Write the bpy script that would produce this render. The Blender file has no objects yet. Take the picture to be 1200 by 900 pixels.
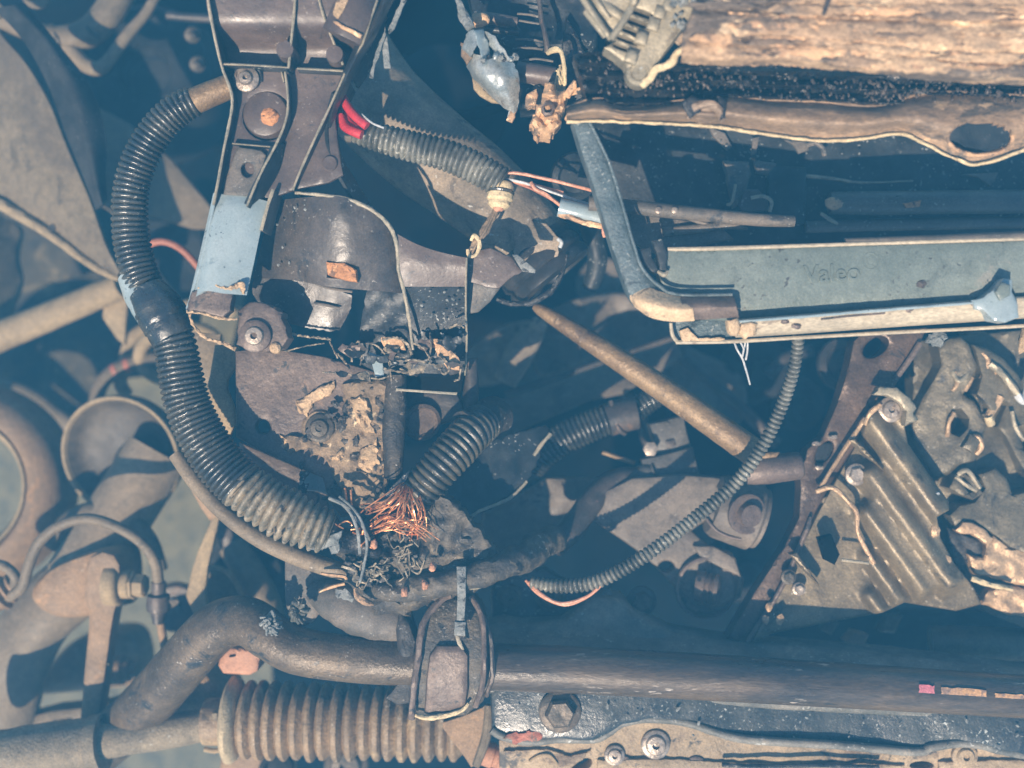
import bpy, math, random
from math import sin, cos, pi, sqrt, radians, exp, floor
from mathutils import Vector, Matrix, noise
from mathutils.geometry import delaunay_2d_cdt

# ------------------------------------------------------------------ scale of the place
# the camera looks straight down into the bay; S = metres per photo pixel on the reference level
S, D, Z0 = 0.0006, 1300.0, 0.66
GROUND_H = -1100.0
HOFF = 0.0                       # level offset of the assembly being built
def W(x, y, h=0.0):
    h += HOFF; k = S*(D-h)/D
    return Vector(((x-600.0)*k, (450.0-y)*k, Z0+h*S))
def PX(h): return S*(D-h-HOFF)/D
def level(v):
    global HOFF
    HOFF = v

scene = bpy.context.scene
col = scene.collection
# ------------------------------------------------------------------ camera
cam = bpy.data.cameras.new('camera'); co = bpy.data.objects.new('camera', cam); col.objects.link(co)
co.location = (0, 0, Z0+D*S)
cam.sensor_fit = 'HORIZONTAL'; cam.angle = 2*math.atan(600/D)
cam.clip_start = 0.01; cam.clip_end = 500
cam.dof.use_dof = True; cam.dof.focus_distance = (D-10)*S; cam.dof.aperture_fstop = 2.6
scene.camera = co
# ------------------------------------------------------------------ sky and sun
SUN_EL, SUN_AZ = radians(53), radians(206)      # azimuth clockwise from +Y (top of the photo)
w = bpy.data.worlds.new('World'); scene.world = w; w.use_nodes = True
nt = w.node_tree; bg = nt.nodes['Background']
sky = nt.nodes.new('ShaderNodeTexSky'); sky.sky_type = 'NISHITA'; sky.sun_disc = False
sky.sun_elevation = SUN_EL; sky.sun_rotation = SUN_AZ
nt.links.new(sky.outputs[0], bg.inputs[0]); bg.inputs[1].default_value = 0.09
sl = bpy.data.lights.new('sun', 'SUN'); sl.energy = 5.0; sl.angle = radians(0.6); sl.color = (1, .83, .66)
so = bpy.data.objects.new('sun', sl); col.objects.link(so); so.location = (0, 0, 3)
sd = Vector((sin(SUN_AZ)*cos(SUN_EL), cos(SUN_AZ)*cos(SUN_EL), sin(SUN_EL)))
so.rotation_euler = sd.to_track_quat('Z', 'Y').to_euler()
scene.view_settings.view_transform = 'Standard'; scene.view_settings.look = 'None'
scene.view_settings.exposure = 0.92; scene.view_settings.gamma = 1
HAZE_DENSITY, HAZE_COLOR = 0.23, (0.11, 0.54, 1.0)

# ------------------------------------------------------------------ materials
MATS = {}
COOL = {k: 1 for k in ('sky_plastic', 'frame_teal', 'radiator_grey', 'ash_grey', 'chrome', 'copper', 'red_wire', 'paint_pink', 'paint_orange', 'paint_green', 'string_white', 'hose_dusty')}
HALF = ('brown_plastic', 'steel_brown', 'dusty_plastic', 'shroud_grey', 'rail_paint', 'cross_dusty', 'connector_grey', 'dim_arm', 'steel_dark', 'bolt_steel', 'lip_cream')
def warm(v, half=False): return (v[0]*1.08, v[1]*.98, v[2]*.86) if half else (v[0]*1.12, v[1]*.98, v[2]*.76)
def mat(name, a, b, s=35, rough=.6, metal=0., c=None, cs=70, ct=.58, cw=.08, spk=None, spt=.66, sps=420,
        bump=.35, bs=260, spec=.5, c2=None, c2s=120, c2t=.6, stretch=None, coat=0., gr=.30):
    m = bpy.data.materials.new(name); m.use_nodes = True
    a, b, c, c2 = (warm(v, name in HALF) if v and max(v) > .05 and not COOL.get(name) else v for v in (a, b, c, c2))
    t = m.node_tree; N = t.nodes; L = t.links; p = N['Principled BSDF']
    tc = N.new('ShaderNodeTexCoord'); vec = tc.outputs['Object']
    if stretch:
        mp = N.new('ShaderNodeMapping'); mp.inputs['Scale'].default_value = stretch
        L.new(vec, mp.inputs['Vector']); vec = mp.outputs[0]
    def ns(scale, det=6, ro=.62, dist=0.):
        n = N.new('ShaderNodeTexNoise'); n.inputs['Scale'].default_value = scale
        n.inputs['Detail'].default_value = det; n.inputs['Roughness'].default_value = ro
        n.inputs['Distortion'].default_value = dist; L.new(vec, n.inputs['Vector']); return n.outputs['Fac']
    def ramp(f, lo, hi):
        r = N.new('ShaderNodeMapRange'); r.inputs[1].default_value = lo; r.inputs[2].default_value = hi
        r.interpolation_type = 'SMOOTHSTEP'; L.new(f, r.inputs[0]); return r.outputs[0]
    def mix(f, x, y):
        n = N.new('ShaderNodeMix'); n.data_type = 'RGBA'; L.new(f, n.inputs[0])
        for k, v in ((6, x), (7, y)):
            if isinstance(v, tuple): n.inputs[k].default_value = (*v, 1)
            else: L.new(v, n.inputs[k])
        return n.outputs[2]
    n1 = ns(s, 8)
    colr = mix(ramp(n1, .36, .64), a, b)
    if c: colr = mix(ramp(ns(cs, 8, .7, .6), ct, ct+cw), colr, c)
    if c2: colr = mix(ramp(ns(c2s, 6, .7, .3), c2t, c2t+.07), colr, c2)
    if spk:
        mm = N.new('ShaderNodeMath'); mm.operation = 'MULTIPLY'
        L.new(ramp(ns(sps, 2, .5), spt-.03, spt+.03), mm.inputs[0]); L.new(ramp(ns(38, 4, .7, .8), .47, .66), mm.inputs[1])
        colr = mix(mm.outputs[0], colr, spk)
    def grain(fac, amt):
        r = N.new('ShaderNodeMapRange'); L.new(fac, r.inputs[0]); r.inputs[1].default_value = .3; r.inputs[2].default_value = .7
        r.inputs[3].default_value = 1-amt; r.inputs[4].default_value = 1+amt; return r.outputs[0]
    mu = N.new('ShaderNodeMath'); mu.operation = 'MULTIPLY'
    L.new(grain(ns(780, 3, .7), gr), mu.inputs[0]); L.new(grain(ns(130, 5, .7, .4), gr*.7), mu.inputs[1])
    vm = N.new('ShaderNodeVectorMath'); vm.operation = 'SCALE'; L.new(colr, vm.inputs[0]); L.new(mu.outputs[0], vm.inputs['Scale']); colr = vm.outputs[0]
    L.new(colr, p.inputs['Base Color'])
    rr = N.new('ShaderNodeMapRange'); L.new(ns(s*2.3, 5), rr.inputs[0]); rr.inputs[1].default_value = .3; rr.inputs[2].default_value = .7
    rr.inputs[3].default_value = max(.05, rough-.13); rr.inputs[4].default_value = min(1, rough+.13)
    L.new(rr.outputs[0], p.inputs['Roughness'])
    p.inputs['Metallic'].default_value = metal
    p.inputs['Specular IOR Level'].default_value = spec
    if coat: p.inputs['Coat Weight'].default_value = coat; p.inputs['Coat Roughness'].default_value = .25
    if bump:
        b1 = N.new('ShaderNodeBump'); b1.inputs['Strength'].default_value = bump; b1.inputs['Distance'].default_value = .0012
        L.new(ns(bs, 6, .6), b1.inputs['Height']); L.new(b1.outputs[0], p.inputs['Normal'])
    MATS[name] = m
    return m
DUST = (.36, .37, .34)
mat('black_plastic', (.010, .012, .014), (.030, .034, .036), 40, .46, spk=DUST, spt=.655, bump=.3, spec=.4, gr=.2)
mat('black_gloss', (.022, .022, .022), (.042, .038, .035), 30, .36, spk=(.22, .22, .2), spt=.70, bump=.25, bs=150)
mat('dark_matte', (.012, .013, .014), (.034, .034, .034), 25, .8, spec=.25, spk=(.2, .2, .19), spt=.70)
mat('shade_black', (.003, .004, .005), (.007, .007, .007), 18, .95, bump=.2, spec=.05)  # near-black that puts the shade of gaps and recesses into colour
mat('grimy', (.03, .03, .03), (.075, .07, .06), 18, .9, c=(.19, .165, .12), cs=22, ct=.56, cw=.14, bump=1., spec=.2)
mat('shroud_grey', (.040, .036, .034), (.075, .066, .060), 26, .40, c=(.028, .028, .028), cs=40, ct=.55, cw=.14, spk=(.28, .27, .24), spt=.68, bump=.35, bs=200)
mat('connector_grey', (.065, .066, .066), (.11, .105, .098), 26, .42, spk=(.36, .35, .31), spt=.68, bump=.25)
mat('torn_plastic', (.10, .095, .085), (.30, .27, .23), 160, .6, c=(.05, .05, .05), cs=200, ct=.52, bump=.8)
mat('dusty_plastic', (.075, .075, .072), (.145, .13, .115), 28, .62, c=(.05, .05, .05), cs=45, spk=DUST, spt=.68, bump=.3)
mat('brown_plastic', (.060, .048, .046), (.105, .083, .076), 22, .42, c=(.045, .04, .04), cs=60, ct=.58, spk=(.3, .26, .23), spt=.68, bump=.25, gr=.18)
mat('worn_edge', (0.198, 0.205, 0.192), (0.310, 0.298, 0.267), 90, .6, bump=.5)
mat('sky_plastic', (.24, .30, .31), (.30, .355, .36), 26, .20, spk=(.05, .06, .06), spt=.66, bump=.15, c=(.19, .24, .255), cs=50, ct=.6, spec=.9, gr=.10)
mat('steel_brown', (.088, .070, .064), (.150, .118, .102), 24, .5, .2, c=(.21, .15, .11), cs=50, ct=.61, c2=(.04, .038, .037), c2s=60, c2t=.59, bump=.5)
mat('steel_dark', (.05, .045, .042), (.10, .085, .078), 26, .5, .3, c=(.15, .10, .075), cs=60, ct=.6, spk=DUST, spt=.71)
mat('beige_dust', (.105, .09, .074), (.16, .14, .112), 16, .8, c=(.075, .066, .056), cs=30, ct=.53, cw=.14, spk=(.07, .06, .05), spt=.66, bump=.6)
mat('beige_pale', (0.223, 0.186, 0.135), (0.285, 0.238, 0.172), 20, .8, c=(0.149, 0.122, 0.094), cs=40, ct=.6, bump=.4)
mat('brown_duct', (0.150, 0.138, 0.129), (0.270, 0.240, 0.217), 30, .7, c=(0.098, 0.090, 0.087), cs=45, ct=.56, spk=(0.450, 0.450, 0.420), spt=.68, sps=300, bump=.7, bs=320)
mat('dim_arm', (.10, .088, .078), (.165, .145, .125), 26, .6, c=(.07, .062, .056), cs=40, ct=.55, cw=.12, spk=(.3, .28, .25), spt=.69, bump=.5)
mat('burnt_cream', (0.558, 0.394, 0.270), (0.360, 0.246, 0.176), 40, .8, c=(0.153, 0.123, 0.105), cs=38, ct=.52, cw=.05, c2=(0.684, 0.558, 0.413), c2s=85, c2t=.57, bump=1., bs=170)
mat('burnt_beam', (.30, .225, .17), (.44, .34, .255), 22, .62, .1, c=(.125, .108, .10), cs=15, ct=.50, cw=.05, c2=(.58, .48, .375), c2s=60, c2t=.585, stretch=(.55, 1.15, 1), bump=1.2, bs=260, gr=.45)
mat('burnt_lip', (.17, .135, .112), (.33, .25, .19), 18, .55, .15, c=(.095, .085, .08), cs=34, ct=.53, cw=.12, c2=(.50, .38, .28), c2s=44, c2t=.61, stretch=(.5, 1.1, 1), bump=.8)
mat('char', (.008, .008, .009), (.03, .028, .027), 60, .45, spk=(.30, .27, .24), spt=.61, sps=330, bump=1.5, bs=180)
mat('radiator_grey', (.125, .150, .132), (.165, .190, .166), 14, .42, spk=(.05, .05, .045), spt=.66, sps=260, c=(.095, .115, .102), cs=34, ct=.55, cw=.16, c2=(.21, .21, .18), c2s=20, c2t=.62, bump=.35, bs=300, gr=.18)
mat('frame_teal', (.055, .08, .088), (.105, .135, .14), 40, .5, c=(.04, .055, .06), cs=90, ct=.58, spk=(.34, .35, .32), spt=.62, sps=500, bump=.8, bs=500)
mat('frame_burnt', (0.448, 0.360, 0.272), (0.544, 0.448, 0.352), 40, .7, c=(0.192, 0.160, 0.136), cs=60, ct=.57, bump=.9, bs=300)
mat('lip_cream', (0.330, 0.307, 0.249), (0.396, 0.365, 0.290), 30, .6, c=(0.224, 0.192, 0.151), cs=60, ct=.6, bump=.4, stretch=(.4, 1, 1))
mat('strut_brown', (.19, .16, .13), (.26, .22, .18), 18, .6, c=(.14, .125, .105), cs=40, ct=.55, cw=.14, spk=(.3, .28, .24), spt=.70, bump=.4)
mat('dish_dark', (.055, .048, .042), (.095, .084, .072), 18, .6, c=(.04, .036, .033), cs=40, ct=.56, spk=(.25, .23, .2), spt=.7, bump=.4)
mat('brass', (.165, .12, .078), (.24, .18, .115), 26, .5, .2, c=(.09, .065, .048), cs=44, ct=.54, cw=.12, c2=(.32, .25, .17), c2s=60, c2t=.62, spk=(.4, .34, .26), spt=.69, bump=.8)
mat('cast_olive', (.120, .104, .078), (.20, .175, .132), 22, .46, .3, c=(.055, .05, .042), cs=30, ct=.54, cw=.16, spk=(.42, .38, .3), spt=.69, bump=.5, bs=260, gr=.28)
mat('cast_grey', (.085, .08, .066), (.145, .134, .108), 20, .45, .25, c=(.04, .038, .034), cs=38, ct=.54, cw=.14, spk=(.36, .33, .28), spt=.69, bump=.6)
mat('cast_pink', (.34, .25, .18), (.44, .34, .25), 40, .42, .3, c=(.18, .13, .095), cs=60, bump=.8)
mat('flange_brown', (.06, .043, .036), (.115, .082, .066), 22, .42, .3, c=(.035, .03, .028), cs=50, spk=(.3, .26, .22), spt=.71, bump=.5)
mat('hose_black', (.018, .02, .021), (.05, .052, .05), 40, .25, spk=(.40, .38, .32), spt=.65, sps=520, bump=.5, bs=300, spec=.8, coat=.35)
mat('hose_dusty', (.06, .06, .05), (.19, .18, .145), 45, .4, spk=(.5, .48, .40), spt=.62, sps=420, bump=.6, bs=300)
mat('hose_melted', (.10, .105, .10), (.30, .275, .235), 60, .45, c=(.03, .03, .03), cs=90, ct=.56, spk=(.55, .5, .42), spt=.62, bump=1., bs=220)
mat('hose_mid', (.022, .023, .021), (.085, .08, .066), 45, .36, spk=(.42, .39, .32), spt=.63, sps=460, bump=.6, bs=300, spec=.7)
mat('tarry', (.022, .021, .021), (.055, .05, .047), 40, .6, c=(.14, .125, .115), cs=90, ct=.60, spk=(.36, .34, .31), spt=.66, bump=1.3, bs=200)
mat('crust', (.14, .115, .095), (.25, .20, .155), 55, .8, c=(.045, .042, .04), cs=60, ct=.55, c2=(.60, .52, .40), c2s=48, c2t=.60, bump=1.6, bs=170)
mat('pale_crust', (.33, .26, .19), (.46, .36, .27), 60, .8, c=(.13, .10, .08), cs=110, ct=.53, bump=1.4, bs=260)
mat('crust_dark', (.045, .042, .038), (.10, .09, .078), 50, .55, c=(.17, .15, .125), cs=80, ct=.60, c2=(.02, .02, .02), c2s=60, c2t=.58, spk=(.34, .31, .27), spt=.64, bump=1.3, bs=220)
mat('copper', (.78, .32, .13), (.88, .44, .22), 200, .36, .7, c=(.30, .10, .05), cs=160, ct=.54, bump=.2)
mat('orange_rust', (.52, .27, .14), (.36, .18, .09), 120, .7, c=(.13, .075, .05), cs=130, ct=.52, c2=(.62, .40, .24), c2s=200, c2t=.6, bump=1.2)
mat('red_wire', (.55, .045, .05), (.42, .03, .04), 60, .4, bump=.1)
mat('pink_wire', (.60, .33, .27), (.42, .22, .17), 120, .5, bump=.3)
mat('rust_hose', (.30, .12, .085), (.24, .10, .075), 60, .6)
mat('paint_pink', (.48, .14, .17), (.36, .11, .13), 160, .6, c=(.24, .11, .11), cs=150, ct=.55, bump=.5)
mat('paint_orange', (.45, .25, .11), (.32, .19, .11), 120, .6, c=(.20, .13, .095), cs=140, ct=.50, bump=.5)
mat('paint_red', (.34, .125, .095), (.24, .10, .08), 80, .65, c=(.14, .11, .095), cs=90, ct=.52, bump=.9)
mat('paint_green', (.06, .22, .09), (.07, .18, .09), 200, .6)
mat('sway_steel', (.062, .052, .043), (.135, .11, .086), 20, .42, .15, c=(.03, .031, .031), cs=40, ct=.52, cw=.12, spk=(.42, .38, .32), spt=.66, bump=.6, bs=350)
mat('sway_dark', (.042, .036, .031), (.105, .084, .067), 26, .33, .15, spk=(.46, .40, .33), spt=.64, stretch=(.25, 1, 1), c=(.024, .025, .025), cs=34, ct=.56, bump=.5, spec=.7)
mat('rail_paint', (.018, .024, .027), (.042, .05, .052), 24, .33, spk=(.38, .4, .37), spt=.64, bump=.4, bs=300, c=(.085, .09, .086), cs=30, ct=.61, cw=.14, spec=.7)
mat('cross_dusty', (.09, .098, .094), (.19, .19, .175), 26, .55, c=(.36, .33, .28), cs=22, ct=.58, cw=.16, spk=(.4, .4, .36), spt=.64)
mat('cream_panel', (.22, .185, .142), (.33, .275, .21), 15, .6, c=(.12, .09, .07), cs=26, ct=.51, cw=.14, c2=(.055, .052, .05), c2s=40, c2t=.58, spk=(.08, .07, .055), spt=.65, bump=1.)
mat('boot_tan', (.26, .20, .14), (.165, .132, .10), 20, .6, spk=(.40, .34, .26), spt=.62, c=(.36, .30, .215), cs=26, ct=.54, cw=.14, c2=(.08, .068, .055), c2s=40, c2t=.59, bump=.9)
mat('boot_pale', (.44, .39, .30), (.36, .32, .25), 40, .8, bump=.8, bs=500)
mat('rod_grey', (0.150, 0.139, 0.120), (0.225, 0.203, 0.169), 40, .7, .1, c=(0.285, 0.262, 0.217), cs=120, ct=.6, spk=(0.375, 0.352, 0.300), spt=.66, bump=1., bs=500)
mat('red_block', (.42, .24, .18), (.33, .19, .145), 30, .65, bump=.4)
mat('knuckle_tan', (.26, .185, .125), (.19, .145, .11), 18, .7, c=(.33, .22, .135), cs=36, ct=.57, cw=.12, spk=(.42, .37, .3), spt=.69, bump=.7)
mat('arm_grey', (.125, .108, .088), (.19, .162, .13), 18, .65, c=(.09, .08, .07), cs=36, ct=.56, cw=.14, spk=(.3, .27, .22), spt=.68, bump=.5)
mat('chrome', (.34, .37, .355), (.46, .46, .42), 30, .38, .55, c=(.22, .185, .145), cs=46, ct=.55, cw=.12, bump=.35)
mat('fin_alloy', (0.230, 0.225, 0.200), (0.297, 0.289, 0.255), 40, .5, .3, c=(0.162, 0.153, 0.140), cs=60, spk=(0.425, 0.425, 0.383), spt=.69, bump=.5)
mat('gasket', (0.465, 0.420, 0.315), (0.525, 0.465, 0.345), 60, .7, c=(0.300, 0.270, 0.210), cs=80, bump=.8)
mat('bolt_steel', (.22, .20, .185), (.36, .33, .30), 90, .42, .5, c=(.14, .105, .085), cs=120, ct=.58, bump=.5)
mat('bolt_dark', (.06, .058, .056), (.12, .105, .095), 90, .5, .3, spk=DUST, spt=.68, bump=.5)
mat('string_white', (0.400, 0.416, 0.416), (0.480, 0.480, 0.464), 200, .7)
mat('ash_grey', (0.140, 0.150, 0.143), (0.238, 0.241, 0.224), 120, .8, c=(0.028, 0.028, 0.028), cs=160, ct=.55, bump=1.2, bs=300)

# ------------------------------------------------------------------ mesh helpers
class MB:
    def __init__(s): s.v = []; s.f = []; s.mi = []
    def add(s, vs, fs, mi=0):
        o = len(s.v); s.v += vs
        s.f += [tuple(i+o for i in f) for f in fs]; s.mi += [mi]*len(fs)
ORG = {}
def obj(name, mb, mats, parent=None, sharp=38):
    me = bpy.data.meshes.new(name)
    if parent is None:
        c = sum((Vector(v) for v in mb.v), Vector())/len(mb.v)
        c.z = min(v[2] for v in mb.v)
    else: c = ORG[parent.name]
    me.from_pydata([Vector(v)-c for v in mb.v], [], mb.f)
    if isinstance(mats, str): mats = (mats,)
    for m in mats: me.materials.append(MATS[m])
    if len(mats) > 1: me.polygons.foreach_set('material_index', mb.mi)
    me.polygons.foreach_set('use_smooth', [True]*len(me.polygons))
    me.update(); me.set_sharp_from_angle(angle=radians(sharp))
    o = bpy.data.objects.new(name, me); col.objects.link(o)
    if parent is None: o.location = c
    else: o.parent = parent
    ORG[o.name] = c
    return o
def T(name, label, cat, base, group=None, kind=None):
    o = bpy.data.objects.new(name, None); col.objects.link(o); o.empty_display_size = .01
    o.location = W(*base); ORG[o.name] = W(*base)
    return tag(o, label, cat, group, kind)
def tag(o, label=None, cat=None, group=None, kind=None):
    if label: o['label'] = label
    if cat: o['category'] = cat
    if group: o['group'] = group
    if kind: o['kind'] = kind
    return o

def crom(pts, n=8, closed=False):
    out = []; m = len(pts); k = len(pts[0])
    if m == 2 and not closed:
        return [tuple(pts[0][j]+(pts[1][j]-pts[0][j])*i/n for j in range(k)) for i in range(n+1)]
    for i in range(m if closed else m-1):
        if closed: p = [pts[(i+d) % m] for d in (-1, 0, 1, 2)]
        else: p = [pts[max(i-1, 0)], pts[i], pts[i+1], pts[min(i+2, m-1)]]
        for q in range(n):
            t = q/n
            out.append(tuple(.5*((2*p[1][j])+(-p[0][j]+p[2][j])*t+(2*p[0][j]-5*p[1][j]+4*p[2][j]-p[3][j])*t*t+(-p[0][j]+3*p[1][j]-3*p[2][j]+p[3][j])*t**3) for j in range(k)))
    if not closed: out.append(tuple(pts[-1]))
    return out
def resample(pts, step):
    """even spacing along a polyline of world vectors with attached radius"""
    out = [pts[0]]; acc = 0.
    for a, b in zip(pts, pts[1:]):
        d = (b[0]-a[0]).length
        if d < 1e-9: continue
        pos = step-acc
        while pos < d:
            t = pos/d; out.append((a[0].lerp(b[0], t), a[1]+(b[1]-a[1])*t)); pos += step
        acc = d-(pos-step)
    out.append(pts[-1]); return out
def tube(mb, pts, r=None, seg=14, n=10, corr=None, nz=0., nf=120, cap=True, step=None, flat=1., seed=0., mi=0):
    """swept tube; pts (x,y,h[,r]) in px; corr=(pitch px, depth 0..1, sharpness)"""
    P = [(p[0], p[1], p[2], p[3] if len(p) > 3 else r) for p in pts]
    P = crom(P, n)
    C = [(W(p[0], p[1], p[2]), p[3]*PX(p[2])) for p in P]
    k = PX(pts[0][2])
    if corr: C = resample(C, corr[0]*k/8)
    elif step: C = resample(C, step*k)
    vs = []; fs = []; m = len(C); T0 = None; nrm = None; s = 0.
    for i in range(m):
        a = C[max(i-1, 0)][0]; b = C[min(i+1, m-1)][0]
        t = (b-a).normalized() if (b-a).length > 1e-9 else T0
        if nrm is None:
            nrm = Vector((0, 0, 1)).cross(t)
            if nrm.length < 1e-3: nrm = Vector((1, 0, 0))
            nrm.normalize()
        else:
            nrm = (nrm-t*nrm.dot(t)).normalized()
        bi = t.cross(nrm); T0 = t
        if i: s += (C[i][0]-C[i-1][0]).length
        rr = C[i][1]
        if corr:
            ph = (s/(corr[0]*k)) % 1.; sh = corr[2] if len(corr) > 2 else 1.
            rr *= 1-corr[1]*(1-abs(sin(pi*ph))**sh)
        for j in range(seg):
            an = 2*pi*j/seg; q = rr
            if nz:
                c0 = C[i][0]*nf+Vector((cos(an), sin(an), seed))*.8
                q = rr*(1+nz*noise.noise(c0)+.5*nz*noise.noise(c0*2.3))
            vs.append(C[i][0]+nrm*cos(an)*q+bi*sin(an)*q*flat)
    for i in range(m-1):
        for j in range(seg):
            a = i*seg+j; b = i*seg+(j+1) % seg
            fs.append((a, b, b+seg, a+seg))
    if cap:
        vs.append(C[0][0].copy()); vs.append(C[-1][0].copy()); c0 = len(vs)-2
        for j in range(seg):
            fs.append((c0, (j+1) % seg, j)); fs.append((c0+1, (m-1)*seg+j, (m-1)*seg+(j+1) % seg))
    mb.add(vs, fs, mi); return mb
def inside(x, y, poly):
    c = False; j = len(poly)-1
    for i in range(len(poly)):
        xi, yi = poly[i][0], poly[i][1]; xj, yj = poly[j][0], poly[j][1]
        if (yi > y) != (yj > y) and x < (xj-xi)*(y-yi)/(yj-yi)+xi: c = not c
        j = i
    return c
def dseg(x, y, a, b):
    dx, dy = b[0]-a[0], b[1]-a[1]; l = dx*dx+dy*dy
    t = max(0, min(1, ((x-a[0])*dx+(y-a[1])*dy)/l)) if l else 0
    return sqrt((x-a[0]-t*dx)**2+(y-a[1]-t*dy)**2)
def dpoly(x, y, poly): return min(dseg(x, y, poly[i-1], poly[i]) for i in range(len(poly)))
def ell(cx, cy, rx, ry=None, n=20, rot=0.):
    ry = ry or rx; c, s = cos(rot), sin(rot)
    return [(cx+rx*cos(2*pi*i/n)*c-ry*sin(2*pi*i/n)*s, cy+rx*cos(2*pi*i/n)*s+ry*sin(2*pi*i/n)*c) for i in range(n)]
def plate(mb, outline, h, t, holes=(), res=12, bev=2., jag=0., nz=0., nf=.03, smooth=False, seed=0., curl=0., curlw=10):
    """cut sheet or block: outline px, top level h (number or function of x,y), thickness t; edges rounded by bev"""
    hf = h if callable(h) else (lambda x, y: h)
    if smooth: outline = crom([tuple(p) for p in outline], 6, True)
    ar = sum(outline[i-1][0]*outline[i][1]-outline[i][0]*outline[i-1][1] for i in range(len(outline)))
    if ar < 0: outline = list(reversed(outline))
    def densify(poly, jg):
        o = []
        for i in range(len(poly)):
            a, b = poly[i], poly[(i+1) % len(poly)]
            L = sqrt((b[0]-a[0])**2+(b[1]-a[1])**2); st = min(res, 5) if jg else res
            k = max(1, int(L/st+.5))
            for q in range(k):
                x = a[0]+(b[0]-a[0])*q/k; y = a[1]+(b[1]-a[1])*q/k
                if jg:
                    x += jg*(noise.noise(Vector((x*.13, y*.13, seed+3)))+.7*noise.noise(Vector((x*.37, y*.37, seed+5))))
                    y += jg*(noise.noise(Vector((x*.13, y*.13, seed+9)))+.7*noise.noise(Vector((x*.37, y*.37, seed+7))))
                o.append((x, y))
        return o
    B = [densify(outline, jag)]+[densify(hh, jag*.3) for hh in holes]
    pts = []; edges = []
    for poly in B:
        o = len(pts); pts += poly; edges += [(o+i, o+(i+1) % len(poly)) for i in range(len(poly))]
    x0 = min(p[0] for p in B[0]); x1 = max(p[0] for p in B[0]); y0 = min(p[1] for p in B[0]); y1 = max(p[1] for p in B[0])
    ok = lambda x, y: inside(x, y, B[0]) and not any(inside(x, y, q) for q in B[1:])
    dist = lambda x, y: min(dpoly(x, y, q) for q in B)
    if bev > 0:
        for poly in B:
            for i in range(len(poly)):
                a, b = poly[i-1], poly[(i+1) % len(poly)]
                dx, dy = b[0]-a[0], b[1]-a[1]; L = sqrt(dx*dx+dy*dy) or 1
                for f in (.3, 1.):
                    for sg in (1, -1):
                        x = poly[i][0]-sg*dy/L*bev*f; y = poly[i][1]+sg*dx/L*bev*f
                        if ok(x, y) and dist(x, y) > bev*f*.8: pts.append((x, y))
    yy = y0+res*.5; row = 0
    while yy < y1:
        xx = x0+res*(.5 if row % 2 else .1)
        while xx < x1:
            if ok(xx, yy) and dist(xx, yy) > max(bev*1.3, res*.35): pts.append((xx, yy))
            xx += res
        yy += res*.87; row += 1
    V, E, F, *_ = delaunay_2d_cdt([Vector(p) for p in pts], edges, [], 0, 1e-5)
    tri = []
    for f in F:
        cx = sum(V[i][0] for i in f)/len(f); cy = sum(V[i][1] for i in f)/len(f)
        if ok(cx, cy): tri.append(f)
    top = []; bot = []
    for p in V:
        x, y = p[0], p[1]; z = hf(x, y); d = 0
        if nz: z += nz*(noise.noise(Vector((x*nf, y*nf, seed)))+.5*noise.noise(Vector((x*nf*2.4, y*nf*2.4, seed+4))))
        if bev > 0 or curl:
            d = dist(x, y)
        if bev > 0 and d < bev: z -= bev*(1-sqrt(max(0, 1-(1-d/bev)**2)))
        if curl and d < curlw: z += curl*(1-d/curlw)**2*(1+noise.noise(Vector((x*.05, y*.05, seed+11))))
        top.append(z); bot.append(min(z-.5, hf(x, y)-t+(z-hf(x, y)) if (nz or curl) else hf(x, y)-t))
    vs = [W(V[i][0], V[i][1], top[i]) for i in range(len(V))]
    n0 = len(vs)
    vs += [W(V[i][0], V[i][1], bot[i]) for i in range(len(V))]
    # keep world XY of the bottom under the top edge so that walls stand upright
    for i in range(n0): vs[n0+i].x = vs[i].x; vs[n0+i].y = vs[i].y
    fs = []; cnt = {}
    for f in tri:
        g = tuple(f)
        a = sum(V[g[k-1]][0]*V[g[k]][1]-V[g[k]][0]*V[g[k-1]][1] for k in range(len(g)))
        if a > 0: g = tuple(reversed(g))
        fs.append(g); fs.append(tuple(i+n0 for i in reversed(g)))
        for k in range(len(g)): cnt[(g[k-1], g[k])] = 1
    for (a, b) in cnt:
        if (b, a) not in cnt: fs.append((b, a, a+n0, b+n0))
    mb.add(vs, fs); return mb
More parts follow.
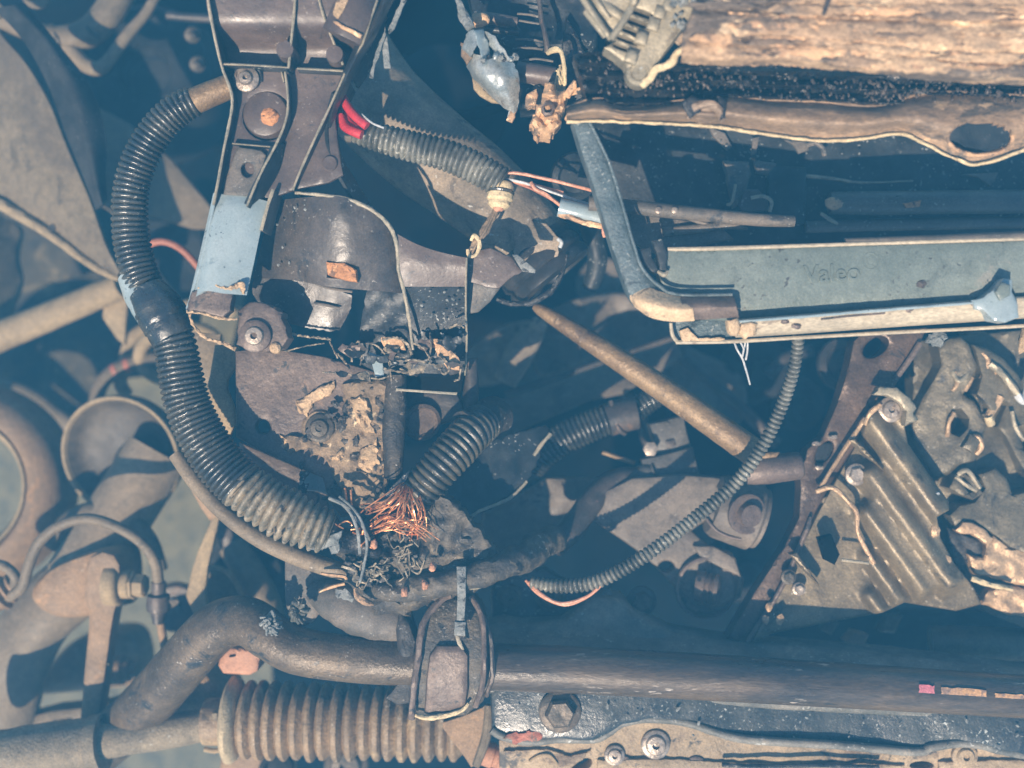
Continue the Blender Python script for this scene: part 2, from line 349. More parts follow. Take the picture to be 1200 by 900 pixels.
def loft(mb, rows, t=2., nu=8, nv=8, nz=0., nf=.03, seed=0., jag=0., cut=None, fold=None):
    """bent sheet through rows of (x,y,h); thickness t px"""
    R = [crom(r, nu) for r in rows]; m = len(R[0])
    G = [list(crom([R[i][j] for i in range(len(R))], nv)) for j in range(m)]
    n = len(G[0]); vs = []
    for j in range(m):
        for i in range(n):
            x, y, h = G[j][i]
            if nz: h += nz*(noise.noise(Vector((x*nf, y*nf, seed)))+.5*noise.noise(Vector((x*nf*2.7, y*nf*2.7, seed))))
            if jag and (i in (0, n-1) or j in (0, m-1)):
                x += jag*noise.noise(Vector((x*.21, y*.21, seed+2))); y += jag*noise.noise(Vector((x*.21, y*.21, seed+8)))
            G[j][i] = (x, y, h); vs.append(W(x, y, h))
    quads = []
    for j in range(m-1):
        for i in range(n-1):
            a = j*n+i; q = (a, a+1, a+n+1, a+n)
            if cut:
                cx = (G[j][i][0]+G[j+1][i+1][0])/2; cy = (G[j][i][1]+G[j+1][i+1][1])/2
                if cut(cx, cy): continue
            quads.append(q)
    # orientation: face the camera on the whole
    s = 0.
    for q in quads:
        s += (vs[q[1]]-vs[q[0]]).cross(vs[q[3]]-vs[q[0]]).z
    if s < 0: quads = [tuple(reversed(q)) for q in quads]
    nr = [Vector() for _ in vs]
    for q in quads:
        c = (vs[q[2]]-vs[q[0]]).cross(vs[q[3]]-vs[q[1]])
        for i in q: nr[i] += c
    k = t*S
    n0 = len(vs)
    vs += [vs[i]-(nr[i].normalized() if nr[i].length else Vector((0, 0, 1)))*k for i in range(n0)]
    fs = list(quads)+[tuple(i+n0 for i in reversed(q)) for q in quads]
    cnt = {(q[i-1], q[i]) for q in quads for i in range(4)}
    for a, b in cnt:
        if (b, a) not in cnt: fs.append((b, a, a+n0, b+n0))
    mb.add(vs, fs); return mb
def wall(mb, pts, h0, h1, th=3., n=4, smooth=True, edge=1):
    """upright flange along a polyline; the top faces get material 1"""
    P = crom([tuple(p[:2]) for p in pts], n) if smooth else [p[:2] for p in pts]
    H = [p[2] if len(p) > 2 else h1 for p in pts]
    vs = []; fs = []; mi = []
    m = len(P)
    for i, (x, y) in enumerate(P):
        a = P[max(i-1, 0)]; b = P[min(i+1, m-1)]
        dx, dy = b[0]-a[0], b[1]-a[1]; L = sqrt(dx*dx+dy*dy) or 1; nx, ny = -dy/L*th/2, dx/L*th/2
        u = i/(m-1)*(len(H)-1); k = min(int(u), len(H)-2); hh = H[k]+(H[k+1]-H[k])*(u-k)
        hh += 1.2*noise.noise(Vector((x*.11, y*.11, 1)))
        wob = 1+.35*noise.noise(Vector((x*.25, y*.25, 7)))
        nx *= wob; ny *= wob
        A = W(x-nx, y-ny, hh-1.); B = W(x+nx, y+ny, hh-1.); M = W(x, y, hh)
        vs += [Vector((A.x, A.y, Z0+(h0+HOFF)*S)), A, M, B, Vector((B.x, B.y, Z0+(h0+HOFF)*S))]
    for i in range(m-1):
        o = i*5; p = o+5
        for k in range(4):
            fs.append((o+k, o+k+1, p+k+1, p+k)); mi.append(edge if k in (1, 2) else 0)
        fs.append((o+4, o, p, p+4)); mi.append(0)
    fs.append((4, 3, 2, 1, 0)); fs.append(tuple(range((m-1)*5, m*5))); mi += [0, 0]
    o = len(mb.v); mb.v += vs; mb.f += [tuple(i+o for i in f) for f in fs]; mb.mi += mi
    return mb
def frame_of(axis):
    a = Vector((axis[0], -axis[1], axis[2])).normalized()
    u = a.orthogonal().normalized()
    if abs(a.z) > .9: u = (Vector((1, 0, 0))-a*a.x).normalized()
    return a, u, a.cross(u)
def lathe(mb, c, axis, prof, seg=24, phase=0., nz=0., mi=0):
    """prof: (distance along axis, radius) in px at the level of c"""
    a, u, v = frame_of(axis); k = PX(c[2]); o = W(*c); vs = []; fs = []
    for d, r in prof:
        for j in range(seg):
            an = 2*pi*j/seg+phase; q = max(r, .01)*k
            if nz: q *= 1+nz*noise.noise(Vector((cos(an)*2, sin(an)*2, d*.11)))
            vs.append(o+a*d*k+u*cos(an)*q+v*sin(an)*q)
    for i in range(len(prof)-1):
        for j in range(seg):
            p = i*seg+j; q = i*seg+(j+1) % seg
            fs.append((p, q, q+seg, p+seg))
    mb.add(vs, fs, mi); return mb
def box(mb, c, sz, rot=0., bev=1.5, tilt=(0, 0)):
    """block centred at px point c (top level h), size px (sx, sy, depth), turned by rot degrees in the picture"""
    r = radians(rot); sx, sy = sz[0]/2, sz[1]/2
    P = [(c[0]+x*cos(r)-y*sin(r), c[1]+x*sin(r)+y*cos(r)) for x, y in ((-sx, -sy), (sx, -sy), (sx, sy), (-sx, sy))]
    return plate(mb, P, (lambda x, y: c[2]+(x-c[0])*tilt[0]+(y-c[1])*tilt[1]), sz[2], bev=bev, res=max(6, min(sz[0], sz[1])*.6))
def blob(mb, c, r, sc=(1, 1, 1), nz=.25, nf=1.6, seed=0., seg=14, rot=0.):
    k = PX(c[2]); o = W(*c); vs = []; fs = []; rings = max(6, seg//2)
    cr, sr = cos(-rot), sin(-rot)
    for i in range(rings+1):
        th = pi*i/rings
        for j in range(seg):
            ph = 2*pi*j/seg
            d = Vector((sin(th)*cos(ph), sin(th)*sin(ph), cos(th)))
            q = r*k*(1+nz*noise.noise(d*nf+Vector((seed, seed*1.7, 0)))+nz*.6*noise.noise(d*nf*2.6+Vector((0, seed, 3))))
            x, y, z = d.x*q*sc[0], d.y*q*sc[1], d.z*q*sc[2]
            vs.append(o+Vector((x*cr-y*sr, x*sr+y*cr, z)))
    for i in range(rings):
        for j in range(seg):
            a = i*seg+j; b = i*seg+(j+1) % seg
            fs.append((a, a+seg, b+seg, b))
    mb.add(vs, fs); return mb
def bolt(parent, x, y, h, r, m='bolt_steel', axis=(0, 0, 1), hexr=.72, height=.6, star=False, rot=.3, name='bolt', washer=True, wm=None):
    """flanged bolt: hexagon head (a part), washer under it (its sub-part)"""
    hr = r*hexr; hh = r*height; mb = MB()
    if star:
        lathe(mb, (x, y, h), axis, [(0, hr*1.0), (hh*.55, hr*.98), (hh*.75, hr*.85), (hh*.8, hr*.5), (hh*.82, hr*.36), (hh*.3, hr*.30), (hh*.3, 0)], 18)
    else:
        lathe(mb, (x, y, h), axis, [(0, hr), (hh*.8, hr), (hh, hr*.82), (hh, hr*.3), (hh*.92, 0)], 6, rot)
    b = obj(name, mb, m, parent, 25)
    if washer:
        mb = MB(); lathe(mb, (x, y, h), axis, [(-2, r*.9), (-2, r), (r*.16, r), (r*.24, r*.9), (r*.26, 0)], 24)
        obj('washer', mb, wm or m, b)
    return b
def one(name, label, cat, mb, m, group=None, kind=None, sharp=38):
    return tag(obj(name, mb, m, None, sharp), label, cat, group, kind)
R = random.Random(7)
# ================================================================== SETTING
mb = MB(); gx = 30
vs = [Vector((x, y, Z0+GROUND_H*S)) for y in (-4, -1, 1, 4) for x in (-4, -1, 1, 4)]
mb.add(vs, [(j*4+i, j*4+i+1, j*4+i+5, j*4+i+4) for j in range(3) for i in range(3)])
mat('concrete', (.14, .14, .105), (.22, .21, .15), 30, .85, c=(.10, .105, .09), cs=60, ct=.52, spk=(.06, .06, .055), spt=.60, sps=160, bump=1.2, bs=150)
tag(obj('ground', mb, 'concrete'), 'pale worn concrete ground far below the bay', None, None, 'structure')

# ================================================================== DEEP IN THE BAY
mb = MB(); plate(mb, [(300, -80), (1300, -80), (1300, 990), (330, 990), (322, 930), (318, 760), (262, 640), (250, 560), (262, 440), (300, 300), (110, 330), (-80, 330), (-80, -80)], lambda x, y: -720+18*noise.noise(Vector((x*.01, y*.01, 0))), 12, res=40, bev=6)
one('undertray', 'near-black undertray put in for the deep shade below the bay', 'undertray', mb, 'shade_black')  # dark sheet added so the deep gaps read as shade
# dark wall of the wheel arch
mb = MB(); plate(mb, [(-60, 255), (60, 262), (150, 330), (205, 400), (178, 438), (120, 452), (100, 520), (60, 500), (28, 470), (-60, 452)], lambda x, y: -620+.25*(x-60)+12*noise.noise(Vector((x*.02, y*.02, 3))), 8, res=14, nz=8, nf=.03, smooth=True)
one('wheel_arch_liner', 'dark grimy wheel arch liner behind the pale diagonal brace', 'liner', mb, 'grimy')
mb = MB(); tube(mb, [(-20, 448, -560), (30, 462, -560), (70, 490, -560), (100, 510, -560)], 10, flat=.7, nz=.1)
one('arch_seam', 'dark rolled seam under the grimy wheel arch liner', 'seam', mb, 'arm_grey')
mb = MB(); plate(mb, [(-30, 252), (6, 256), (24, 268), (20, 300), (25, 330), (16, 356), (8, 372), (-30, 380)], lambda x, y: -430-x*1.2, 10, res=10, nz=5, smooth=True)
one('fender_edge', 'rounded dusty brown fender edge at the left border of the photo', 'fender', mb, 'beige_dust')
# dark bodies upper left
t = T('drive_motor', 'big dark round motor housing in the shade at top left', 'motor', (180, 95, -520))
mb = MB(); lathe(mb, (185, 98, -520), (.1, .05, 1), [(-80, 85), (0, 85), (40, 80), (60, 70), (62, 30), (56, 26), (56, 0)], 32)
obj('housing', mb, 'dark_matte', t)
mb = MB(); lathe(mb, (185, 98, -458), (.1, .05, 1), [(0, 34), (9, 34), (11, 26), (6, 24), (6, 0)], 28); obj('end_cap', mb, 'black_plastic', t)
for px, py in ((150, 55), (228, 120), (160, 150)):
    bolt(t, px, py, -468, 8, 'bolt_dark')
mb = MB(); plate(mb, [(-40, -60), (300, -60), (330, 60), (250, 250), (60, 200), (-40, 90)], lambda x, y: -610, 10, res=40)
one('firewall_panel', 'dark flat panel behind the motor at top left', 'panel', mb, 'shade_black')
# hoses top left
t = T('coolant_hose', 'thick dusty black branching hose in the top left corner', 'hose', (70, 45, -300))
mb = MB(); tube(mb, [(-30, 10, -300, 15), (20, 30, -300, 14), (62, 44, -295, 14), (100, 40, -300, 17), (128, 14, -300, 18), (150, -30, -310, 18)], seg=16); obj('main_hose', mb, 'arm_grey', t)
mb = MB(); tube(mb, [(58, 38, -300, 10), (80, 56, -296, 9.5), (100, 76, -292, 9), (116, 80, -290, 8.5), (128, 70, -290, 7.5), (150, 40, -292, 7), (172, 14, -296, 6), (190, -20, -300, 6)], seg=14); obj('branch_hose', mb, 'arm_grey', t)
mb = MB(); tube(mb, [(60, 30, -290), (67, 44, -280), (70, 58, -290)], 3.2); tube(mb, [(98, 24, -288), (106, 38, -278), (116, 44, -286)], 2.6); obj('clamp', mb, 'bolt_dark', t)
mb = MB(); lathe(mb, (-4, 14, -270), (0, 0, 1), [(0, 6), (0, 10), (6, 10), (6, 6)], 20); lathe(mb, (44, -6, -270), (0, .3, 1), [(0, 16), (8, 16), (10, 0)], 20)
one('pale_fitting', 'pale round fitting peeking in at the top left edge', 'fitting', mb, 'beige_dust')
# inner panel, left
t = T('inner_fender_panel', 'large dusty beige fender panel with folded rim at upper left', 'panel', (60, 200, -240))
mb = MB(); loft(mb, [[(-40, -20, -330), (0, 40, -280), (28, 72, -262), (56, 118, -250), (78, 172, -240), (104, 232, -232), (124, 288, -226), (140, 318, -222)],
                   [(-40, 110, -330), (-10, 150, -285), (14, 176, -270), (40, 210, -256), (62, 236, -248), (90, 272, -240), (118, 306, -232), (138, 322, -226)],
                   [(-40, 226, -320), (-4, 234, -296), (18, 246, -286), (44, 262, -276), (70, 280, -266), (96, 300, -256), (120, 316, -246), (138, 325, -236)]], 6, 5, 10, nz=5, nf=.02)
pn = obj('panel', mb, 'beige_dust', t)
mb = MB(); tube(mb, [(-40, 230, -312, 7), (-4, 238, -290, 7), (18, 249, -280, 7), (44, 265, -270, 6), (70, 283, -260, 5.5), (96, 303, -250, 5), (122, 319, -240, 4.4), (140, 327, -232, 3.5)], seg=10, nz=.12, nf=60)
obj('folded_rim', mb, 'beige_pale', t)
mb = MB(); lathe(mb, (62, 267, -262), (0, 0, 1), [(0, 4), (3, 4), (3, 2), (1, 0)], 12); obj('rivet', mb, 'steel_dark', t)
# dark strip beside it
mb = MB(); loft(mb, [[(-8, 10, -210), (26, 46, -205), (56, 100, -200), (78, 160, -196), (100, 214, -192), (112, 246, -192)],
                   [(14, 6, -196), (52, 44, -190), (84, 100, -184), (102, 160, -180), (112, 210, -178), (120, 240, -180)],
                   [(30, 4, -214), (72, 56, -210), (108, 104, -206), (124, 160, -202), (124, 206, -200), (126, 234, -200)]], 5, 6, 8, nz=3)
one('rubber_seal', 'wide blue-black rubber seal running beside the beige fender panel', 'seal', mb, 'dark_matte')
mb = MB(); plate(mb, [(104, 120), (150, 144), (200, 186), (248, 243), (248, 268), (225, 268), (176, 254), (150, 262), (116, 240)], lambda x, y: -380+.3*(y-190), 8, res=14, nz=4)
one('arch_gusset', 'brownish triangular gusset behind the ribbed black conduit', 'gusset', mb, 'arm_grey')
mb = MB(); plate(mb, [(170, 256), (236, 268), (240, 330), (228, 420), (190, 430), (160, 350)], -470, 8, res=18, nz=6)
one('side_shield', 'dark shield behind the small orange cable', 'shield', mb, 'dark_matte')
mb = MB(); tube(mb, [(164, 296, -190), (174, 287, -180), (190, 283, -176), (208, 289, -178), (224, 303, -186), (246, 330, -200)], 4.4, seg=12)
one('orange_cable', 'thin rusty orange cable arching behind the black conduit', 'cable', mb, 'rust_hose')
for k, (px, py) in enumerate(((232, 74), (226, 40), (212, 128))):
    mb = MB(); lathe(mb, (px, py, -330), (.2, .5, 1), [(0, 9), (10, 9), (12, 5), (22, 5), (24, 0)], 16)
    one('stud', ['dark stud on the motor just left of the bracket edge', 'dark stud under the top left of the bracket flange', 'dark stud below the brass conduit end'][k], 'stud', mb, 'bolt_dark', 'studs in the shade beside the bracket')
mb = MB(); tube(mb, [(196, 18, -300), (230, 21, -300), (262, 22, -300)], 5); one('dark_pipe', 'short dusty dark pipe left of the bracket top', 'pipe', mb, 'steel_dark')
# ---------------------------------------------------------------- brace, spring, strut
t = T('strut_brace', 'pale beige round brace rising from the left edge to the conduit', 'brace', (70, 366, -330))
mb = MB(); tube(mb, [(-40, 410, -370, 19), (30, 382, -350, 17.5), (90, 357, -335, 16.5), (142, 335, -322, 15)], seg=20, nz=.03); obj('rod', mb, 'beige_pale', t)
mb = MB(); plate(mb, [(126, 328), (148, 322), (150, 352), (146, 404), (138, 398), (120, 372)], -336, 8, res=10, nz=2); obj('end_plate', mb, 'beige_pale', t)
t = T('coil_spring', 'beige suspension spring with two red paint marks above the strut cup', 'spring', (160, 440, -380))
mb = MB(); P = []
for i in range(46):
    a = i*.36; P.append((178+i*1.3+44*cos(a+2.4)*.9, 452-i*1.6+30*sin(a+2.4)*.8-6, -420+i*2.2+26*sin(a+.6)))
tube(mb, P, 8, seg=12, n=3); obj('coil', mb, 'beige_pale', t)
mb = MB(); tube(mb, [(112, 474, -372), (118, 452, -366), (132, 436, -362), (152, 427, -360), (178, 421, -360), (214, 417, -364)], 9, seg=12); obj('end_coil', mb, 'beige_dust', t)
for p in ([(133, 435.5, -361), (138, 433, -361)], [(147, 428.7, -360), (153, 426.8, -360)]):
    mb = MB(); tube(mb, p, 9.5, seg=12, n=3); obj('paint_mark', mb, 'paint_red', t)
mb = MB(); tube(mb, [(147, 428, -400), (150, 408, -396), (160, 392, -394), (176, 384, -396), (196, 384, -400)], 8, seg=12); obj('upper_coil', mb, 'beige_pale', t)
level(110)
t = T('shock_absorber', 'dusty grey suspension strut with a wide cupped spring seat', 'strut', (100, 660, -330))
ax = (-.26, .56, .79)
mb = MB(); lathe(mb, (155, 528, -440), (-.16, .22, .96), [(-22, 30), (-16, 56), (0, 67), (16, 71), (25, 72), (28, 70), (25, 66), (16, 62), (10, 54), (6, 42), (5, 30), (4, 0)], 48); obj('spring_seat', mb, 'dish_dark', t)
mb = MB(); lathe(mb, (186, 530, -412), (-.48, .85, .20), [(0, 38), (3, 38), (60, 38), (120, 38), (168, 38), (172, 34), (172, 0)], 40); obj('strut_tube', mb, 'strut_brown', t)
mb = MB(); lathe(mb, (155, 528, -440), (-.16, .22, .96), [(24, 71.4), (27, 73), (30, 72), (30, 69), (26, 67)], 48); obj('seat_rim', mb, 'beige_pale', t)
level(0)
# wheel hub ring at the left border
t = T('wheel_hub', 'large pale curved hub ring cut by the left edge of the photo', 'hub', (-18, 570, -330))
mb = MB(); lathe(mb, (-56, 572, -330), (.10, -.05, 1), [(-60, 78), (-30, 80), (6, 84), (14, 90), (15, 98), (8, 110), (2, 118), (-10, 124), (-60, 127), (-70, 110), (-70, 90), (-60, 78)], 64, nz=.01); obj('ring', mb, 'knuckle_tan', t)
mb = MB(); lathe(mb, (-56, 572, -322), (.10, -.05, 1), [(-80, 70), (-50, 72), (-14, 78), (7, 84), (5, 80), (-14, 74), (-80, 66)], 64); obj('bearing_face', mb, 'beige_pale', t)
# control arm + knuckle
t = T('steering_knuckle', 'tan cast steering knuckle carrying the curved grey arm', 'knuckle', (80, 720, -420))
mb = MB(); tube(mb, [(146, 668, -250, 40), (112, 676, -262, 42), (78, 694, -278, 40), (44, 728, -290, 40), (18, 776, -300, 42), (2, 830, -310, 44), (-8, 900, -320, 46)], seg=28, flat=.75, nz=.03, nf=30); obj('curved_arm', mb, 'arm_grey', t)
mb = MB(); plate(mb, [(30, 810), (56, 782), (92, 748), (150, 740), (166, 770), (160, 800), (120, 806), (70, 812)], lambda x, y: -420-.2*(x-90), 60, res=12, bev=12, nz=5, smooth=True); obj('lower_lug', mb, 'knuckle_tan', t)
mb = MB(); lathe(mb, (126, 786, -380), (1, -.05, .1), [(-10, 17), (20, 17), (22, 13), (28, 13), (30, 9), (38, 9), (39, 0)], 20); obj('lug_bolt', mb, 'knuckle_tan', t)
mb = MB(); plate(mb, [(38, 700), (52, 672), (84, 654), (132, 642), (146, 664), (142, 704), (112, 720), (66, 722)], lambda x, y: -200, 70, res=10, bev=10, nz=4, smooth=True); obj('boss', mb, 'knuckle_tan', t)
t = T('stabiliser_link', 'flat beige upright link with a round eye bolted to the knuckle', 'link', (110, 760, -190))
mb = MB(); plate(mb, [(100, 668), (106, 652), (120, 646), (134, 650), (141, 662), (141, 700), (135, 716), (130, 745), (124, 790), (118, 830), (116, 874), (91, 874), (96, 826), (100, 780), (104, 740), (105, 718), (99, 704)], lambda x, y: -176-.12*(y-660), 26, res=8, bev=5, nz=1.2); obj('bar', mb, 'knuckle_tan', t)
mb = MB(); lathe(mb, (134, 684, -196), (1, .02, .06), [(-6, 27), (5, 27), (8, 25), (10, 22), (10, 17), (20, 17), (22, 15), (22, 12)], 28); obj('bush_collar', mb, 'beige_pale', t)
mb = MB(); lathe(mb, (156, 686, -194), (1, .02, .06), [(-1, 17), (2, 17), (3, 14), (14, 14), (16, 11), (16, 0)], 6, .4); obj('nut', mb, 'beige_pale', t)
mb = MB()
for (px, py, sx, sy) in ((121, 778, 7, 2.6), (113, 806, 3, 6), (110, 815, 4.4, 3.4), (129, 690, 3, 3)): blob(mb, (px, py, -186-.12*(py-680)), 3, (sx/3, sy/3, .5), .3, seed=px)
obj('paint_chip', mb, 'worn_edge', t)
t = T('brake_hose', 'thin dark brake hose looping over the strut foot', 'hose', (110, 630, -180))
mb = MB(); tube(mb, [(10, 700, -190), (26, 688, -178), (34, 662, -170), (46, 636, -165), (70, 616, -160), (104, 608, -158), (138, 618, -160), (166, 636, -164), (182, 660, -170), (186, 688, -176)], 6.4, seg=14); obj('rubber_hose', mb, 'arm_grey', t)
mb = MB(); lathe(mb, (186, 682, -176), (-.05, 1, -.1), [(0, 6), (0, 8.5), (14, 8.5), (16, 13), (28, 14), (34, 13), (36, 9), (50, 6), (52, 0)], 20); obj('fitting', mb, 'steel_dark', t)
mb = MB(); tube(mb, [(188, 730, -190), (192, 752, -196), (197, 778, -204), (204, 800, -214)], 5, seg=10); obj('rigid_pipe', mb, 'knuckle_tan', t)
mb = MB(); lathe(mb, (200, 704, -186), (.5, .7, .5), [(0, 8), (5, 8), (6, 0)], 12); obj('bleed_screw', mb, 'bolt_steel', t)
mb = MB(); tube(mb, [(62, 640, -260, 12), (80, 612, -256, 12), (112, 598, -254, 11), (146, 606, -256, 11), (174, 632, -260, 10), (188, 668, -270, 9)], seg=14)
one('backing_pipe', 'thick beige pipe just above the dark brake hose loop', 'pipe', mb, 'beige_dust')
mb = MB(); lathe(mb, (206, 712, -330), (.1, .1, 1), [(-8, 29), (0, 30), (4, 26), (4, 8), (8, 7), (8, 0)], 28); one('dust_disc', 'brown round disc behind the brake hose fitting', 'disc', mb, 'steel_dark')
t = T('ball_joint_boot', 'small tan ribbed boot at the left edge below the hub', 'boot', (0, 700, -200))
mb = MB(); lathe(mb, (18, 684, -200), (-.8, .55, .1), [(0, 10), (2, 15), (5, 15), (7, 12), (10, 18), (13, 18), (15, 14), (19, 21), (23, 21), (26, 17), (60, 20)], 24); obj('bellows', mb, 'knuckle_tan', t)
mb = MB(); tube(mb, [(-10, 660, -180), (6, 664, -176), (18, 676, -180), (16, 688, -190)], 6); obj('retainer', mb, 'arm_grey', t)
t = T('cast_lever', 'dark cast lever with raised characters under the tie rod end', 'lever', (70, 850, -300))
mb = MB(); plate(mb, [(10, 872), (22, 842), (60, 832), (120, 826), (165, 812), (160, 850), (120, 868), (60, 884)], lambda x, y: -298, 40, res=12, bev=6, nz=2); obj('body', mb, 'arm_grey', t)
def letters(txt, x, y, h, size, m, parent, rise=2., rot=0., name='raised_lettering', bold=0.):
    cu = bpy.data.curves.new('lettering', 'FONT'); cu.body = txt; cu.size = size*PX(h); cu.extrude = rise*PX(h); cu.offset = bold*PX(h)
    cu.bevel_depth = .35*PX(h); cu.align_x = 'CENTER'; cu.align_y = 'CENTER'; cu.resolution_u = 4
    o = bpy.data.objects.new('lettering', cu); col.objects.link(o)
    me = bpy.data.meshes.new_from_object(o); bpy.data.objects.remove(o); bpy.data.curves.remove(cu)
    me.materials.clear(); me.materials.append(MATS[m]); me.name = name
    p = W(x, y, h); M = Matrix.Translation(p-ORG[parent.name]) @ Matrix.Rotation(radians(-rot), 4, 'Z')
    me.transform(M); q = bpy.data.objects.new(name, me); col.objects.link(q); q.parent = parent; ORG[q.name] = ORG[parent.name]
    return q
letters('57E', 72, 851, -297, 16, 'knuckle_tan', t, 1.6, -8)
# tie rod and boot
t = T('tie_rod', 'rough grey tie rod running to the ribbed boot along the bottom', 'rod', (120, 872, -160))
mb = MB(); tube(mb, [(-60, 898, -150, 34), (0, 888, -150, 32), (60, 878, -150, 31), (118, 870, -150, 29), (122, 869, -150, 21), (180, 860, -150, 19.5), (262, 846, -150, 19)], seg=24, n=6, nz=.06, nf=160); obj('rod', mb, 'rod_grey', t)
mb = MB(); lathe(mb, (108, 872, -150), (1, -.14, 0), [(0, 29), (0, 33), (14, 33), (14, 20)], 24); obj('lock_nut', mb, 'rod_grey', t)
t = T('rack_boot', 'ribbed tan rubber boot on the steering rack, pale at its left end', 'boot', (390, 842, -150))
prof = []
for i in range(18):
    d = i*15.2+R.uniform(-1.4, 1.4); r = 46.5-.18*i+R.uniform(-1.6, 1.2)
    prof += [(d+.5, r*.80), (d+2.5, r*.9), (d+5, r*.985), (d+7.6, r), (d+10.2, r*.985), (d+12.7, r*.9)]
mb = MB(); lathe(mb, (268, 843, -150), (1, .022, 0), [(0, 20)]+prof[6:]+[(280, 30)], 44, nz=.03); obj('bellows', mb, 'boot_tan', t)
mb = MB(); lathe(mb, (264, 843, -150), (1, .022, 0), [(0, 20), (2, 44), (6, 50), (10, 50), (15, 46), (18, 38), (20, 20)], 44, nz=.02); obj('end_bead', mb, 'boot_pale', t)
mb = MB(); lathe(mb, (240, 846, -150), (1, -.02, 0), [(0, 19), (0, 26), (4, 27), (20, 27), (24, 26), (24, 19)], 32, nz=.03); cl = obj('boot_clamp', mb, 'boot_tan', t)
mb = MB(); box(mb, (252, 846, -121), (6, 20, 6), -4); obj('clamp_buckle', mb, 'rod_grey', cl)
mb = MB(); tube(mb, [(240, 878, -142), (252, 880, -138), (264, 876, -140)], 3); obj('clamp_tab', mb, 'beige_pale', cl)
mb = MB(); lathe(mb, (205, 835, -240), (.75, -.62, .1), [(0, 18), (4, 30), (40, 38), (70, 40), (76, 36), (78, 0)], 28, nz=.03); one('rack_end', 'dusty tan cone behind the sway bar and ribbed boot', 'housing', mb, 'knuckle_tan')
mb = MB(); plate(mb, [(258, 770), (268, 760), (300, 760), (305, 768), (302, 786), (292, 791), (262, 789), (256, 780)], -128, 40, res=8, bev=3, nz=1); o = one('rubber_stop', 'reddish brown block between the sway bar bend and the boot', 'block', mb, 'red_block')
mb = MB(); box(mb, (272, 769, -126), (7, 2.2, 3), -8, .5); obj('slot', mb, 'shade_black', o)
t = T('lower_arm_plate', 'tan lower plate with a dark round bush below the boot', 'plate', (300, 900, -300))
mb = MB(); plate(mb, [(262, 868), (342, 862), (350, 960), (250, 960)], -240, 20, holes=[ell(326, 896, 18)], res=12, bev=3); obj('plate', mb, 'knuckle_tan', t)
mb = MB(); lathe(mb, (326, 898, -246), (0, 0, 1), [(0, 19), (14, 20), (16, 14), (8, 11), (8, 0)], 28); obj('bush', mb, 'dark_matte', t)
t = T('subframe_bolt', 'large dim round bolt at the bottom below the ribbed boot', 'bolt', (406, 896, -330)); bolt(t, 406, 896, -300, 26, 'bolt_dark', star=True, name='bolt_head')
# strap, gussets left centre
t = T('hose_bracket', 'bent reddish tan bracket with a long pale strap below the conduit', 'bracket', (235, 640, -160))
mb = MB(); plate(mb, [(213, 552), (222, 540), (234, 556), (250, 580), (262, 598), (258, 606), (246, 610), (236, 596), (224, 574)], lambda x, y: -150-.4*(y-540), 6, res=8, bev=1.5); obj('head', mb, 'knuckle_tan', t)
mb = MB(); plate(mb, [(250, 604), (258, 604), (244, 664), (240, 696), (244, 716), (234, 730), (228, 722), (218, 698), (226, 664), (232, 646)], lambda x, y: -176-.1*(y-600), 10, res=8, bev=2); obj('strap', mb, 'beige_pale', t)
mb = MB(); plate(mb, [(243, 664), (264, 668), (276, 682), (284, 702), (246, 714), (241, 700)], -240, 6, res=8, bev=1.5); obj('gusset', mb, 'beige_dust', t)
mb = MB(); tube(mb, [(242, 664, -225), (262, 668, -225), (276, 682, -226), (286, 704, -228)], 3); obj('gusset_rim', mb, 'beige_pale', t)
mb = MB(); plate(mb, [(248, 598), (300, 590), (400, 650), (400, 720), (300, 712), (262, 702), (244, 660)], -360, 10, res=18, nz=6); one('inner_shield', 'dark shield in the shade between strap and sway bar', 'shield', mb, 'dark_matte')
mb = MB(); tube(mb, [(272, 640, -300, 16), (290, 668, -290, 18), (308, 700, -284, 18), (318, 726, -286, 16)], seg=18); one('drive_boot', 'dusty beige rounded boot in the shade above the sway bar bend', 'boot', mb, 'arm_grey')
mb = MB(); box(mb, (262, 622, -320), (20, 40, 30), -20, 5); one('valve_block', 'small dark block hidden behind the pale strap', 'block', mb, 'steel_dark')
# ================================================================== SWAY BAR, RAIL, CROSSMEMBER
level(-40)
t = T('crossmember', 'wide dusty dark crossmember behind the long sway bar', 'crossmember', (800, 760, -90))
mb = MB(); plate(mb, [(560, 735), (590, 726), (612, 730), (660, 727), (694, 700), (730, 700), (744, 716), (790, 740), (850, 750), (930, 757), (1060, 768), (1250, 792), (1250, 850), (560, 812)], lambda x, y: -50+.05*(y-760)-20*max(0, 1-(y-715)/40)+40*max(0, min(1, (y-738-(x-600)*.056)/22)), 50, res=12, bev=6, nz=3, nf=.03); obj('pressing', mb, 'cross_dusty', t)  # rise beside the bar is shaped to close a light gap
mb = MB(); plate(mb, [(575, 690), (600, 668), (640, 668), (676, 690), (690, 704), (664, 724), (610, 732), (576, 730)], lambda x, y: -106, 30, res=10, bev=4, nz=3); obj('ear', mb, 'rail_paint', t)
bolt(t, 597, 699, -104, 15, 'bolt_dark', star=True)
bolt(t, 645, 697, -104, 19, 'bolt_dark', star=True)
bolt(t, 752, 704, -112, 17, 'bolt_dark', wm='steel_dark')
mb = MB(); plate(mb, [(716, 690), (722, 724), (744, 742), (732, 744), (712, 730), (706, 696)], -102, 10, res=8, bev=2); obj('web', mb, 'cross_dusty', t)
level(0)
t = T('sway_bar', 'long dark steel sway bar crossing the bottom of the bay', 'sway bar', (600, 780, -60))
